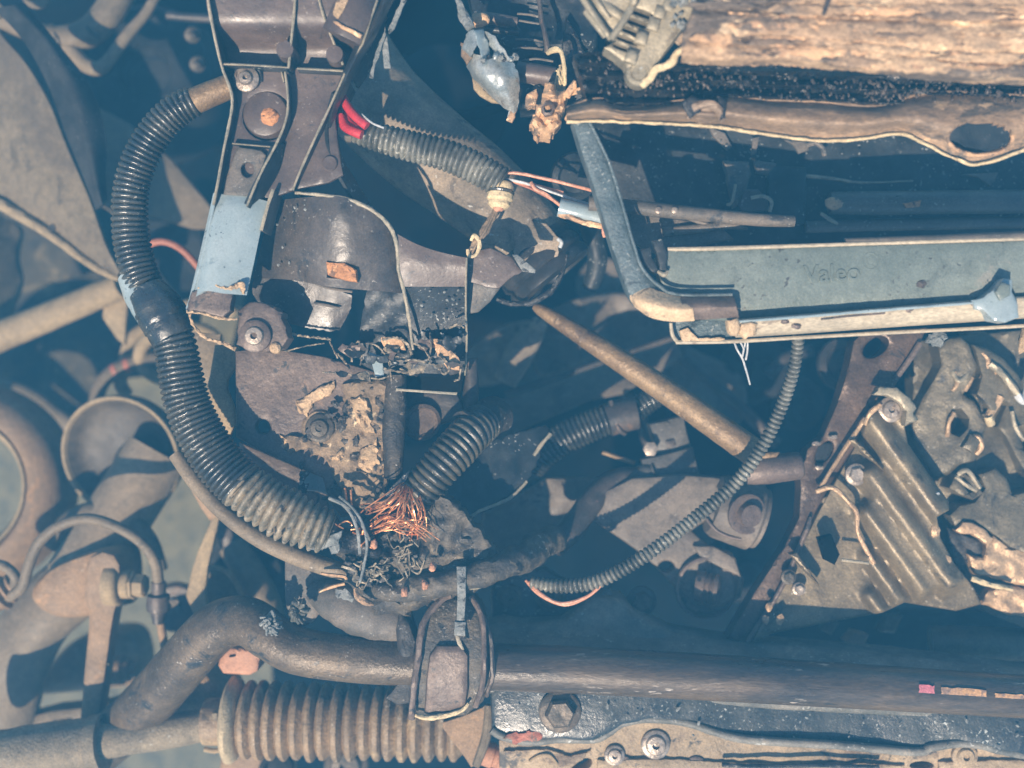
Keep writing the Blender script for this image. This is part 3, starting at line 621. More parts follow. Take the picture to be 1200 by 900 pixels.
mb = MB(); tube(mb, [(110, 880, -230, 31), (160, 838, -170, 31), (212, 780, -110, 30.5), (246, 742, -76, 30), (272, 728, -60, 29), (294, 730, -46, 28.5), (318, 746, -34, 28), (348, 762, -28, 27.5), (400, 771, -24, 27), (470, 776, -22, 27), (560, 780, -22, 27), (700, 786, -22, 26.5), (860, 795, -22, 26), (1040, 806, -22, 25), (1260, 820, -22, 24)], seg=30, n=10, nz=.012, nf=80); bar = obj('bar', mb, 'sway_steel', t)
mb = MB(); tube(mb, [(574, 781, -22, 27.6), (700, 786.4, -22, 27.1), (860, 795.4, -22, 26.6), (1040, 806.4, -22, 25.6), (1262, 820.4, -22, 24.6)], seg=30, n=8); obj('sleeve', mb, 'sway_dark', t)
def bar_patch(x0, x1, ang0, ang1, m, name):
    vs = []; fs = []; n = 8; k = 7
    for i in range(n+1):
        x = x0+(x1-x0)*i/n; y = 806.4+(x-1040)*.0636; r = 25.6-(x-1040)*.0045+.35
        for j in range(k+1):
            a = radians(ang0+(ang1-ang0)*j/k+6*noise.noise(Vector((x*.2, j, 0))))
            vs.append(W(x+(2*noise.noise(Vector((j*.9, i, 4))) if i in (0, n) else 0), y-r*cos(a), -22+r*sin(a)))
    for i in range(n):
        for j in range(k):
            a = i*(k+1)+j; fs.append((a, a+1, a+k+2, a+k+1))
    mb = MB(); mb.add(vs, fs); return obj(name, mb, m, t)
bar_patch(1077, 1095, 75, 118, 'paint_pink', 'paint_mark'); bar_patch(1103, 1156, 78, 120, 'paint_orange', 'paint_mark'); bar_patch(1166, 1216, 86, 112, 'paint_orange', 'paint_mark')
# clamp
t = T('sway_bar_clamp', 'black rounded clamp strapping the sway bar beside the boot', 'clamp', (528, 770, -30))
mb = MB(); plate(mb, [(483, 832), (484, 800), (490, 752), (498, 722), (514, 702), (534, 697), (552, 701), (566, 718), (573, 752), (575, 800), (566, 822), (546, 838), (500, 842)], lambda x, y: 12-.004*(y-770)**2, 60, res=9, bev=8, nz=1.5); obj('saddle', mb, 'crust_dark', t)
mb = MB(); plate(mb, [(497, 835), (500, 790), (503, 768), (512, 756), (540, 756), (549, 768), (549, 805), (546, 828), (530, 838), (505, 842)], lambda x, y: 20-.004*(y-770)**2, 20, res=7, bev=5, nz=2.2, nf=.06); obj('pad', mb, 'steel_brown', t)
mb = MB(); tube(mb, [(482, 842, 4), (486, 800, 16), (490, 770, 20), (494, 738, 18), (502, 720, 14), (518, 702, 8), (528, 698, 6)], 4, seg=8, nz=.25, nf=150); obj('flange', mb, 'steel_brown', t)
mb = MB(); tube(mb, [(552, 699, 6), (562, 716, 12), (567, 734, 16), (567, 770, 20), (566, 800, 16), (557, 828, 4)], 3.6, seg=8, nz=.25, nf=150); obj('flange', mb, 'steel_brown', t)
mb = MB(); tube(mb, [(566, 722, 6), (575, 752, 10), (577, 790, 8), (570, 816, 0)], 3, seg=8, nz=.3, nf=150); obj('outer_flange', mb, 'steel_dark', t)
mb = MB(); tube(mb, [(486, 838, 4, 2.2), (500, 841, 6, 3.2), (520, 839, 7, 3.2), (540, 833, 7, 2.5), (549, 824, 9, 1.8)], seg=8, nz=.3, nf=200); obj('pale_lip', mb, 'gasket', t)  # paler tube along the clamp's lower edge
mb = MB(); plate(mb, [(468, 716), (480, 728), (488, 752), (486, 772), (474, 778), (466, 764), (464, 738)], lambda x, y: 2, 40, res=7, bev=6, nz=4, nf=.06); obj('rubber_bush', mb, 'tarry', t)
mb = MB(); plate(mb, [(466, 780), (480, 782), (486, 800), (480, 824), (466, 826), (452, 818), (462, 806), (468, 796)], lambda x, y: -6, 20, res=7, bev=4, nz=3); obj('hook', mb, 'tarry', t)
mb = MB(); blob(mb, (417, 757, 2), 1, seed=1)
t = T('cable_tie', 'grey cable tie hanging from the tarred cable onto the clamp', 'cable tie', (540, 710, 20))
mb = MB(); plate(mb, [(535, 664), (546, 664), (546, 700), (544, 730), (535, 730), (536, 700)], lambda x, y: 40-.25*abs(y-690), 3, res=6, bev=1); obj('strap', mb, 'ash_grey', t)
mb = MB(); box(mb, (539, 737, 34), (13, 16, 12), 3, 2); obj('lock_head', mb, 'ash_grey', t)
mb = MB(); plate(mb, [(533, 744), (538, 746), (544, 762), (541, 761), (536, 755)], 27, 3, res=5, bev=.8); obj('tail', mb, 'worn_edge', t)
# cream panel and rail along the bottom
t = T('bumper_panel', 'cream painted panel with holes under the dark rail at the bottom edge', 'panel', (880, 890, -120))
def hp(x, y): return -70-.15*(y-860)
mb = MB(); plate(mb, [(585, 868), (650, 862), (720, 838), (780, 836), (860, 846), (960, 856), (1250, 866), (1250, 990), (585, 990)], hp, 30, holes=[ell(682, 897, 13, 7, rot=-.5), ell(1163, 898, 7, 4), ell(1080, 897, 14, 5)], res=14, bev=2, nz=2, nf=.03); obj('skin', mb, 'cream_panel', t)
for P in ([(700, 891), (780, 889), (850, 893), (900, 896), (1010, 894), (1060, 897), (1060, 904), (840, 905), (700, 902)], [(1100, 893), (1180, 890), (1255, 893), (1255, 905), (1100, 905)]):
    mb = MB(); plate(mb, P, lambda x, y: hp(x, y)+7, 8, res=7, bev=3, jag=1.2, nz=2, nf=.05); obj('folded_seam', mb, 'cream_panel', t)
mb = MB(); tube(mb, [(846, 896, -62), (880, 898, -60), (960, 897, -60), (1030, 899, -62)], 2.6, seg=8, nz=.3); obj('gap_shade', mb, 'char', t)  # dark tube paints the shaded gap along the panel
mb = MB(); plate(mb, [(590, 880), (640, 878), (668, 886), (692, 880), (676, 896), (660, 906), (600, 906)], lambda x, y: hp(x, y)+6, 6, res=8, bev=1.5, jag=1.5, nz=2); obj('torn_flap', mb, 'cream_panel', t)
for args in ((768, 872, 17, 'bolt_steel'), (1130, 886, 15, 'cream_panel'), (720, 885, 12, 'bolt_steel')):
    b = bolt(t, args[0], args[1], hp(0, args[1])+3, args[2], args[3], star=True)
for px in (815, 730):
    mb = MB(); lathe(mb, (px, 897, hp(0, 897)+1), (0, 0, 1), [(0, 12), (4, 12), (5, 9), (2, 0)], 20); obj('rivet', mb, 'steel_brown', t)
mb = MB(); tube(mb, [(620, 892, -68), (632, 885, -66), (644, 885, -66), (653, 895, -68)], 1.6, seg=6); obj('pressed_rim', mb, 'beige_pale', t)
t = T('subframe_rail', 'dark painted rail with rolled lower lip below the sway bar', 'rail', (880, 840, -40))
edge = [(576, 858), (590, 866), (622, 872), (652, 869), (696, 869), (712, 862), (730, 850), (762, 845), (806, 850), (842, 862), (880, 870), (980, 876), (1072, 884), (1090, 879), (1120, 874), (1150, 876), (1180, 884), (1260, 896)]
mb = MB(); plate(mb, [(574, 798), (700, 796), (900, 806), (1260, 824)]+list(reversed(edge)), lambda x, y: -46+8*sin((x-575)*.012)-.0016*(y-835-(x-575)*.03)**2, 34, res=10, bev=6, nz=1.6, nf=.05); obj('web', mb, 'rail_paint', t)  # upper edge carried unseen under the bar to block light
mb = MB(); tube(mb, [(x, y-3, -46) for x, y in edge], 5.2, seg=12, n=5, nz=.1, nf=100); obj('rolled_lip', mb, 'cross_dusty', t)
b = bolt(t, 656, 833, -40, 25, 'bolt_dark', height=.7, rot=.1)
mb = MB(); plate(mb, [(588, 864), (600, 858), (632, 857), (638, 862), (630, 869), (600, 871)], -40, 6, res=4, bev=2.5, nz=2, nf=.1, jag=4); obj('rust_patch', mb, 'paint_red', t)
mb = MB()
for i in range(34):
    x = 590+R.random()*620; y = 815+R.random()*45+(x-590)*.03
    blob(mb, (x, y, -41+8*sin((x-575)*.012)), R.uniform(.7, 1.7), (R.uniform(1, 2.4), R.uniform(.7, 1.3), .5), .4, seed=i, seg=7, rot=R.random()*3)
tag(obj('grit', mb, 'ash_grey', t), kind='stuff')
t = T('rail_tab', 'brown folded metal tab pointing down left of the rail', 'tab', (550, 870, -110))
mb = MB(); plate(mb, [(515, 848), (545, 838), (572, 826), (572, 862), (566, 880), (560, 896), (552, 899), (545, 888)], lambda x, y: -92+.5*(x-545), 6, res=8, bev=1.5); obj('leaf', mb, 'knuckle_tan', t)
mb = MB(); tube(mb, [(573, 826, -74, 5), (570, 862, -76, 6), (558, 897, -84, 5)], seg=8); obj('fold', mb, 'beige_dust', t)
mb = MB(); lathe(mb, (566, 882, -110), (1, .3, 0), [(0, 14), (12, 15), (14, 13), (18, 13), (20, 15), (26, 15), (28, 0)], 20); obj('grommet', mb, 'red_block', t)

# ================================================================== CENTRE: BRASS ROD, ARMS, CONNECTORS (in the shade)
mb = MB(); tube(mb, [(626, 359, -104, 4), (640, 367, -100, 8), (700, 405, -86, 12.5), (780, 458, -70, 15), (846, 504, -60, 16.5), (884, 531, -58, 17)], seg=22, nz=.02)
t = T('dipstick_tube', 'long tan rod running diagonally down through the dark centre', 'rod', (760, 450, -210)); obj('rod', mb, 'brass', t)
mb = MB(); tube(mb, [(874, 553, -66, 15), (890, 551, -64, 17), (915, 548, -64, 17), (936, 546, -64, 16), (940, 545.5, -64, 11)], seg=20, nz=.03); obj('end_barrel', mb, 'steel_brown', t)
mb = MB(); plate(mb, [(874, 548), (882, 536), (900, 530), (914, 530), (910, 536), (894, 538), (886, 556)], -52, 8, res=6, bev=2); obj('collar', mb, 'brass', t)
mb = MB(); plate(mb, [(574, 472), (640, 452), (700, 430), (792, 396), (800, 420), (730, 462), (690, 470), (620, 500), (580, 520)], lambda x, y: -300+.5*(y-450), 30, res=14, bev=4, nz=3)
one('cross_panel', 'dim dusty sloping panel behind the ribbed hoses', 'panel', mb, 'dim_arm')
mb = MB(); tube(mb, [(592, 462, -270), (660, 440, -270), (740, 412, -270), (800, 392, -270)], 4); one('panel_pipe', 'thin dim pipe along the top of the sloping panel', 'pipe', mb, 'steel_dark')
for k, (pl, hh) in enumerate((([(546, 420), (560, 400), (600, 378), (640, 378), (628, 412), (606, 440), (560, 452)], -330), ([(640, 370), (700, 345), (760, 350), (790, 390), (740, 412), (690, 424), (630, 440)], -360), ([(700, 300), (760, 330), (800, 400), (870, 440), (860, 500), (780, 440), (680, 350)], -420))):
    mb = MB(); plate(mb, pl, lambda x, y: hh+22*noise.noise(Vector((x*.02, y*.02, k))), 14, res=9, bev=5, nz=14, nf=.03, smooth=True)
    one('heat_shield', ['crumpled brown shield right of the torn bracket rim', 'dim smooth shield above the tan diagonal rod', 'dim shield behind the upper end of the tan rod'][k], 'shield', mb, ['brown_duct', 'dim_arm', 'dim_arm'][k])
mb = MB(); tube(mb, [(592, 448, -250, 14), (606, 420, -246, 17), (622, 392, -246, 15), (634, 376, -250, 9)], seg=16, nz=.15, nf=40); one('crushed_duct', 'crushed brown duct lobe between bracket and tan rod', 'duct', mb, 'brown_duct')
# ribbed hoses
t = T('vent_hose', 'slim ribbed black hose lying in the dim centre', 'hose', (680, 510, -180))
mb = MB(); tube(mb, [(622, 545, -200, 19), (640, 528, -190, 20), (668, 510, -184, 20), (704, 494, -182, 19), (724, 488, -182, 18)], seg=20, corr=(5.6, .16, .8)); obj('ribbed_hose', mb, 'hose_black', t)
mb = MB(); tube(mb, [(712, 492, -178, 19.5), (730, 487, -178, 20), (746, 484, -178, 19)], seg=20); tube(mb, [(716, 470, -168), (724, 500, -160), (732, 508, -170)], 3); obj('hose_clamp', mb, 'steel_dark', t)
mb = MB(); tube(mb, [(744, 482, -186, 15), (760, 470, -186, 14), (780, 458, -190, 13)], seg=16, corr=(5, .15, .8)); obj('hose_tail', mb, 'hose_black', t)
t = T('battery_conduit', 'torn ribbed black conduit spilling bare copper strands', 'conduit', (530, 520, 0))
mb = MB(); tube(mb, [(480, 590, 6, 22), (502, 564, 10, 24), (524, 538, 6, 25), (548, 512, -10, 25), (566, 494, -36, 24)], seg=26, corr=(7.6, .16, .8), nz=.04, nf=60); obj('ribbed_sleeve', mb, 'hose_mid', t)
mb = MB(); tube(mb, [(548, 508, -20, 26), (570, 490, -44, 24), (590, 486, -60, 18)], seg=18, nz=.25, nf=70); obj('melted_end', mb, 'tarry', t)
mb = MB(); plate(mb, [(444, 588), (458, 572), (472, 556), (480, 552), (474, 570), (462, 582), (450, 592)], lambda x, y: 22, 3, res=6, bev=1, jag=2, nz=4); plate(mb, [(488, 580), (496, 572), (504, 580), (502, 590), (494, 588)], 28, 3, res=5, jag=1.4, nz=4); obj('torn_lip', mb, 'hose_black', t)
# copper strands
t = T('copper_strands', 'fan of bare copper wire strands below the torn conduit', 'wires', (460, 610, 20))
for i in range(38):
    a = R.random(); x0 = 474+16*a+R.uniform(-3, 3); y0 = 566+10*a+R.uniform(-4, 4)
    f = R.random()
    if i < 24: ex, ey = 420+50*f, 600+26*f+R.uniform(-9, 7)
    else: ex, ey = 488+R.uniform(-12, 8), 612+R.uniform(0, 22)
    mx, my = (x0+ex)/2+R.uniform(-8, 12), (y0+ey)/2+R.uniform(-4, 9); hz = R.uniform(24, 52)
    mb = MB(); tube(mb, [(x0, y0, 12), ((x0*2+mx)/3+R.uniform(-3, 3), (y0*2+my)/3, hz*.8), (mx, my, hz), ((ex*2+mx)/3+R.uniform(-4, 4), (ey*2+my)/3+R.uniform(-4, 3), hz*.8), (ex, ey, R.uniform(12, 34))], R.uniform(.5, .9), seg=5, n=4)
    obj('strand', mb, 'copper', t)
for i in range(16):
    x0 = 432+R.uniform(0, 20); y0 = 622+R.uniform(-8, 5)
    mb = MB(); tube(mb, [(x0, y0, 26), (x0+18, y0-8+R.uniform(-6, 6), R.uniform(30, 48)), (x0+36, y0-4+R.uniform(-8, 8), R.uniform(30, 46)), (x0+R.uniform(50, 66), y0+R.uniform(0, 12), 26)], R.uniform(.45, .85), seg=5, n=4); obj('strand', mb, 'copper', t)
# dark flap
mb = MB(); plate(mb, [(516, 596), (530, 560), (560, 525), (606, 506), (640, 498), (646, 508), (634, 526), (628, 548), (616, 564), (596, 584), (572, 598), (558, 602), (540, 616), (528, 612)], lambda x, y: -60-.4*(x-560), 4, res=8, bev=1, jag=3, nz=8, nf=.02)
one('splash_flap', 'torn black plastic flap right of the copper strands', 'flap', mb, 'black_plastic')
mb = MB(); tube(mb, [(540, 615, -48), (558, 601, -56), (574, 594, -64), (598, 583, -72), (617, 564, -82)], 2, seg=6, nz=.4, nf=200); tube(mb, [(626, 534, -84), (634, 522, -84), (645, 508, -88)], 2.2, seg=6, nz=.4, nf=200); one('torn_edge', 'pale torn rim along the black flap', 'torn edge', mb, 'worn_edge')
mb = MB(); plate(mb, [(566, 600), (600, 586), (640, 560), (700, 560), (690, 600), (650, 640), (620, 690), (580, 680), (560, 640)], lambda x, y: -210+20*noise.noise(Vector((x*.02, y*.02, 8))), 14, res=12, nz=8, bev=5); one('mount_web', 'dim dusty cast web under the black flap', 'casting', mb, 'dim_arm')
# connector block and cable
t = T('wiring_connector', 'dark rectangular wiring connector hanging in the dim centre', 'connector', (780, 545, -170))
mb = MB(); box(mb, (786, 549, -150), (62, 36, 26), -14, 3); obj('shell', mb, 'connector_grey', t)
mb = MB(); box(mb, (796, 566, -146), (44, 5, 20), -14, 1.5); obj('rail', mb, 'connector_grey', t)
mb = MB(); box(mb, (794, 571, -150), (42, 4, 20), -14, 1.2); obj('rail', mb, 'connector_grey', t)
mb = MB(); box(mb, (786, 512, -160), (40, 40, 40), -14, 4); lk = obj('latch_block', mb, 'connector_grey', t)
mb = MB(); box(mb, (786, 520, -156), (10, 8, 4), -14, 1); obj('latch', mb, 'steel_dark', lk)
mb = MB(); tube(mb, [(746, 560, -160, 12), (758, 556, -158, 14), (764, 555, -158, 12), (770, 553, -156, 14)], seg=16, n=5); obj('cable_seal', mb, 'connector_grey', t)
mb = MB(); lathe(mb, (762, 526, -150), (0, 0, 1), [(0, 9), (4, 9), (5, 6), (5, 0)], 6); obj('fixing_nut', mb, 'bolt_steel', t)
mb = MB(); tube(mb, [(706, 530, -176), (724, 536, -172), (744, 543, -170)], 2.6); obj('spring_clip', mb, 'brass', t)
t = T('tarred_cable', 'thick tar-coated cable sagging across the clamp to the connector', 'cable', (560, 670, 0))
mb = MB(); tube(mb, [(428, 694, 4, 8), (462, 692, 12, 14), (500, 687, 18, 15), (540, 680, 20, 15), (580, 668, 14, 16), (614, 652, -20, 18), (640, 634, -70, 17), (652, 630, -90, 14)], seg=22, n=14, nz=.3, nf=70); obj('coated_run', mb, 'crust_dark', t)
mb = MB(); tube(mb, [(648, 640, -110, 15), (668, 622, -120, 15), (690, 592, -136, 15), (710, 570, -150, 14), (728, 561, -156, 13), (748, 558, -160, 11)], seg=18, nz=.05); obj('bare_run', mb, 'steel_dark', t)
mb = MB(); tube(mb, [(470, 703, 16, 1.6), (494, 698, 22, 2.2), (530, 692, 26, 2.4), (566, 686, 22, 2.4), (592, 674, 10, 1.6)], seg=6, nz=.4, nf=160); obj('lit_edge', mb, 'worn_edge', t)  # pale tube paints the lit lower edge of the cable
for px, py in ((474, 694), (498, 686), (507, 664), (438, 638)):
    mb = MB(); blob(mb, (px, py, 34), 4.4, (1, 1.3, 1), .4, seed=px); obj('red_fleck', mb, 'red_block', t)
# engine mount arms
level(104)
t = T('engine_mount', 'flat dusty mount arm with rounded lower eye in the dark centre', 'arm', (770, 640, -250))
mb = MB(); plate(mb, [(688, 606), (700, 580), (740, 560), (800, 556), (850, 560), (870, 582), (836, 604), (810, 622), (834, 642), (858, 648), (872, 680), (868, 700), (846, 714), (818, 712), (796, 694), (756, 652), (722, 628)], lambda x, y: -236, 24, holes=[ell(781, 664, 9, 7)], res=11, bev=5, nz=2, smooth=False); obj('plate', mb, 'dim_arm', t)
mb = MB(); lathe(mb, (828, 688, -234), (.1, .1, 1), [(0, 38), (3, 37), (4, 34), (-6, 32), (-8, 0)], 32); obj('eye_recess', mb, 'steel_brown', t)
mb = MB(); lathe(mb, (820, 688, -228), (.95, .1, .3), [(-4, 18), (6, 20), (8, 17), (12, 19), (14, 16), (18, 19), (22, 17), (26, 0)], 24); obj('eye_bolt', mb, 'steel_brown', t)
mb = MB(); plate(mb, [(812, 640), (836, 640), (862, 654), (868, 676), (842, 664), (820, 652)], -226, 8, res=8, bev=3); obj('rib', mb, 'dim_arm', t)
t = T('mount_bush', 'dusty cylindrical mount bush with a bolt near the tan barrel', 'bush', (870, 605, -220))
mb = MB(); lathe(mb, (834, 590, -232), (.95, .3, -.04), [(0, 20), (2, 34), (10, 38), (46, 40), (52, 40), (56, 36), (60, 36), (62, 30), (62, 0)], 36); obj('outer_sleeve', mb, 'dim_arm', t)
mb = MB(); lathe(mb, (874, 602, -192), (.3, .1, 1), [(0, 24), (4, 24), (5, 20), (4, 16), (4, 14), (14, 13), (15, 0)], 28); obj('bolt', mb, 'steel_brown', t)
mb = MB(); plate(mb, [(826, 606), (850, 590), (862, 606), (868, 630), (862, 632), (842, 622)], -206, 4, res=7, bev=2); obj('tab', mb, 'dim_arm', t)
mb = MB(); tube(mb, [(828, 608, -204), (838, 620, -202), (852, 628, -202), (868, 632, -202)], 2.2); obj('tab_rim', mb, 'steel_brown', t)
level(0)
mb = MB(); lathe(mb, (983, 428, -230), (.3, -.1, 1), [(0, 30), (6, 30), (8, 22), (4, 16), (10, 10), (10, 0)], 28); one('pulley', 'small dim brown pulley left of the flange top', 'pulley', mb, 'steel_dark')
for k, (px, py, rr, hh) in enumerate(((880, 430, 40, -460), (930, 470, 30, -480), (860, 660, 40, -520), (640, 600, 44, -480), (760, 380, 46, -520))):
    mb = MB(); lathe(mb, (px, py, hh), (.2, .3, 1), [(0, rr), (20, rr), (26, rr*.8), (26, rr*.5), (34, rr*.4), (34, 0)], 24)
    one('dark_pulley', ['dim round pulley under the grey panel lip', 'dim round hub left of the flange plate', 'dim round hub below the mount arm', 'dim round hub under the tarred cable', 'dim round body behind the tan rod'][k], 'pulley', mb, 'dark_matte')
for k, P in enumerate(([(800, 420, -380), (860, 470, -380), (910, 520, -390)], [(900, 440, -360), (920, 420, -360), (950, 410, -370)], [(700, 440, -330), (740, 470, -330), (760, 520, -340)], [(950, 600, -380), (930, 640, -380), (900, 700, -380)])):
    mb = MB(); tube(mb, P, 7, seg=12); one('dim_pipe', ['dim pipe under the tan rod', 'dim bent pipe below the grey panel', 'dim pipe beside the slim ribbed hose', 'dim pipe left of the flange plate'][k], 'pipe', mb, 'steel_dark')
# thin conduit right
t = T('thin_conduit', 'thin ribbed grey conduit curving from the grey panel to the clamp', 'conduit', (800, 620, 0))
mb = MB(); tube(mb, [(936, 392, 40, 7.5), (931, 430, 20, 7.6), (917, 474, 0, 8), (894, 522, -10, 8.2), (862, 566, -16, 8.4), (818, 604, -20, 8.4), (772, 640, -24, 8.6), (728, 668, -30, 8.8), (690, 684, -36, 9), (650, 687, -44, 8.4), (622, 682, -50, 7.4)], seg=14, corr=(6.2, .34, .8)); obj('ribbed_tube', mb, 'hose_dusty', t)
mb = MB(); tube(mb, [(620, 682, -50), (634, 696, -42), (652, 706, -38), (668, 706, -36), (690, 698, -34), (704, 686, -36)], 2, seg=8, nz=.1); tube(mb, [(616, 680, -52), (632, 697, -48), (660, 709, -44), (684, 702, -40), (700, 690, -40)], 1.6, seg=8); obj('loose_wire', mb, 'pink_wire', t)
# ================================================================== FRONT BRACKET (left of centre, nearest)
t = T('front_bracket', 'broken black ribbed plastic bracket with pale worn edges at upper left', 'bracket', (340, 200, 0))
mb = MB(); loft(mb, [[(238, -40, 90), (300, -40, 90), (380, -40, 90), (460, -40, 90)], [(242, 5, 86), (300, 5, 86), (380, 5, 86), (444, 5, 86)],
                   [(247, 28, 80), (300, 28, 80), (370, 28, 80), (434, 28, 80)], [(252, 42, 64), (300, 42, 64), (370, 42, 64), (424, 42, 64)], [(258, 58, 46), (300, 58, 46), (370, 58, 46), (412, 58, 46)], [(262, 80, 40), (300, 80, 40), (370, 82, 40), (404, 86, 40)]], 4, 5, 6)
obj('upper_web', mb, 'brown_plastic', t)
mb = MB(); plate(mb, [(264, 76), (406, 82), (402, 110), (392, 134), (396, 170), (402, 205), (385, 214), (346, 222), (318, 232), (256, 228), (262, 190), (272, 126), (270, 104)], lambda x, y: 56-.04*(y-80), 5, holes=[ell(313, 136, 29, 29, 24)], res=10, bev=1.2, nz=.6); obj('middle_web', mb, 'brown_plastic', t)
mb = MB(); lathe(mb, (313, 136, 42), (0, 0, 1), [(0, 32), (2, 31), (9, 26), (11, 25.5), (12, 24), (11, 0)], 36); dk = obj('cover_disc', mb, 'brown_plastic', t)
mb = MB(); blob(mb, (316, 137, 53), 10.5, (1, 1, .3), .22, 2, 4, 20); obj('rust_spot', mb, 'orange_rust', dk)
# flanges
def flange(pts, h0, h1, th, name='flange', m='black_plastic', e='worn_edge'):
    mb = MB(); wall(mb, pts, h0, h1, th*.72); return obj(name, mb, (m, e), t)
flange([(238, -40, 100), (247, 20, 96), (259, 75, 80), (270, 105, 74), (272, 122, 72), (269, 142, 71), (262, 176, 70), (255, 215, 68), (250, 240, 66)], 0, 84, 4.2)
flange([(348, -40, 94), (345, 10, 92), (341, 50, 84), (338, 80, 80)], 4, 84, 4.4)
flange([(334, 84), (337, 108), (337, 130), (332, 150), (322, 172), (308, 198), (298, 220), (289, 242)], 0, 74, 3.6)
flange([(330, 84), (333, 96)], 2, 60, 3)
flange([(366, -40, 92), (374, 0, 90), (384, 32, 86), (402, 76, 76)], 4, 84, 4)
flange([(404, 86, 80), (388, 122, 74), (370, 160, 70), (352, 200, 66), (343, 223, 62)], 0, 66, 3.6)
flange([(262, 75, 78), (290, 76, 76), (338, 79, 76)], 4, 76, 3.2)
flange([(348, 80, 74), (402, 83, 72)], 4, 74, 3.2)
flange([(442, 0, 100), (425, 50, 90), (408, 82, 80)], 4, 90, 3.4)
flange([(272, 168), (318, 172)], 0, 64, 2.4)
flange([(262, 222, 48), (285, 227, 46), (312, 233, 44)], 0, 46, 2.6)
mb = MB(); loft(mb, [[(484, -40, 80), (462, 0, 78), (440, 44, 74), (420, 76, 70), (408, 104, 60), (396, 128, 54), (392, 150, 46)], [(474, -40, 96), (452, 0, 94), (431, 44, 90), (412, 78, 84), (400, 104, 74), (390, 128, 66), (386, 150, 54)], [(462, -40, 84), (441, 0, 82), (420, 44, 78), (404, 80, 76), (394, 104, 66), (384, 128, 56), (380, 150, 44)]], 4, 5, 4); obj('outer_rail', mb, 'black_gloss', t)
mb = MB(); loft(mb, [[(404, 100, 40), (396, 140, 36), (400, 180, 30), (416, 210, 26), (434, 238, 26)], [(392, 110, 62), (384, 146, 56), (388, 184, 52), (402, 212, 46), (418, 240, 40)]], 4, 5, 4); obj('inner_skirt', mb, 'black_plastic', t)
for px, py, rr in ((348, 79, 10), (403, 84, 10)):
    mb = MB(); lathe(mb, (px, py, 14), (0, 0, 1), [(0, rr*1.1), (66, rr), (70, rr*.94), (71, 0)], 24); obj('boss', mb, 'brown_plastic', t)
mb = MB(); lathe(mb, (387, 192, 50), (0, 0, 1), [(0, 9), (4, 9), (5, 8), (4, 0)], 20); obj('moulded_disc', mb, 'brown_plastic', t)
bolt(t, 289, 93, 60, 15, 'bolt_steel', star=True, hexr=.55, height=.7, name='screw')
mb = MB(); tube(mb, [(272, 92, 58), (279, 80, 60), (292, 77, 60), (304, 83, 58), (306, 96, 56)], 2.4, seg=8); obj('screw_shroud', mb, 'black_plastic', t)
mb = MB(); box(mb, (412, 15, 96), (48, 60, 70), 24, 3); bx = obj('end_block', mb, 'brown_plastic', t)
mb = MB(); plate(mb, [(390, 25), (394, 24), (400, 28), (424, 40), (422, 44), (400, 33)], 100, 3, res=6, bev=1, jag=1); obj('chipped_edge', mb, 'burnt_cream', bx)
mb = MB(); plate(mb, [(393, 2), (404, -8), (410, -4), (402, 14), (396, 22), (390, 18)], 97.5, 1.5, res=5, bev=.5, jag=1.5); obj('scorch_mark', mb, 'pale_crust', bx)
mb = MB(); plate(mb, [(278, 172), (306, 176), (312, 182), (302, 214), (294, 230), (262, 228), (266, 206)], lambda x, y: 60, 6, holes=[ell(290, 199, 7.5, 9)], res=8, bev=1.5); obj('lock_plate', mb, 'dusty_plastic', t)
mb = MB(); loft(mb, [[(320, 172, 70), (310, 196, 72), (298, 220, 70), (289, 240, 66)], [(334, 168, 56), (328, 196, 54), (320, 216, 50), (308, 240, 46)]], 4, 5, 5, nz=2); obj('torn_web', mb, 'black_plastic', t)
# triangular shards and worn slivers at the right
mb = MB(); plate(mb, [(451, 31), (454, 44), (458, 80), (450, 80), (448, 58)], 60, 3, res=5, bev=.8); plate(mb, [(474, -10), (479, -6), (462, 34), (456, 40), (455, 34)], 70, 3, res=5, bev=.8, jag=1.2); plate(mb, [(450, 36), (452, 40), (440, 78), (437, 92), (433, 91), (440, 62)], 64, 3, res=5, bev=.8, jag=1.4); obj('shard', mb, 'ash_grey', t)
# pale panel at the lower left; sky reflection put into its base colour
mb = MB(); loft(mb, [[(250, 226, 52), (264, 228, 56), (290, 230, 56), (314, 236, 54)], [(242, 262, 52), (256, 250, 62), (286, 250, 62), (309, 254, 56)], [(232, 306, 52), (246, 304, 66), (270, 306, 64), (298, 306, 56)], [(218, 364, 50), (236, 342, 66), (262, 344, 64), (289, 346, 56)]], 5, 5, 6, nz=1); obj('pale_panel', mb, 'sky_plastic', t)
flange([(252, 232, 62), (247, 258, 60), (236, 308, 60), (219, 362, 58)], 20, 66, 4, e='sky_plastic')
flange([(320, 222, 66), (314, 240, 68), (306, 270, 64)], 20, 66, 5, m='dusty_plastic')
# broken end with bolt
mb = MB(); plate(mb, [(224, 342), (236, 335), (262, 338), (274, 346), (270, 364), (262, 372), (240, 366), (219, 364)], 62, 16, res=7, bev=2.5, jag=2, nz=1.5); obj('broken_end', mb, 'steel_brown', t)
mb = MB(); tube(mb, [(232, 338, 62, 1.2), (250, 334, 64, 1.8), (268, 338, 64, 2), (282, 334, 64, 3), (286, 344, 60, 2)], seg=7, n=16, nz=1., nf=420); tube(mb, [(219, 365, 60, 1.6), (240, 368, 60, 1.4), (258, 373, 58, 1.6), (278, 374, 58, 1.4)], seg=7, n=16, nz=.9, nf=420); tube(mb, [(222, 368, 52, 1.5), (226, 380, 46, 1.5), (234, 390, 44, 1.5), (246, 398, 44, 2), (262, 402, 42, 2.2), (276, 410, 40, 2)], seg=7, n=16, nz=1., nf=420); obj('torn_rim', mb, 'pale_crust', t)
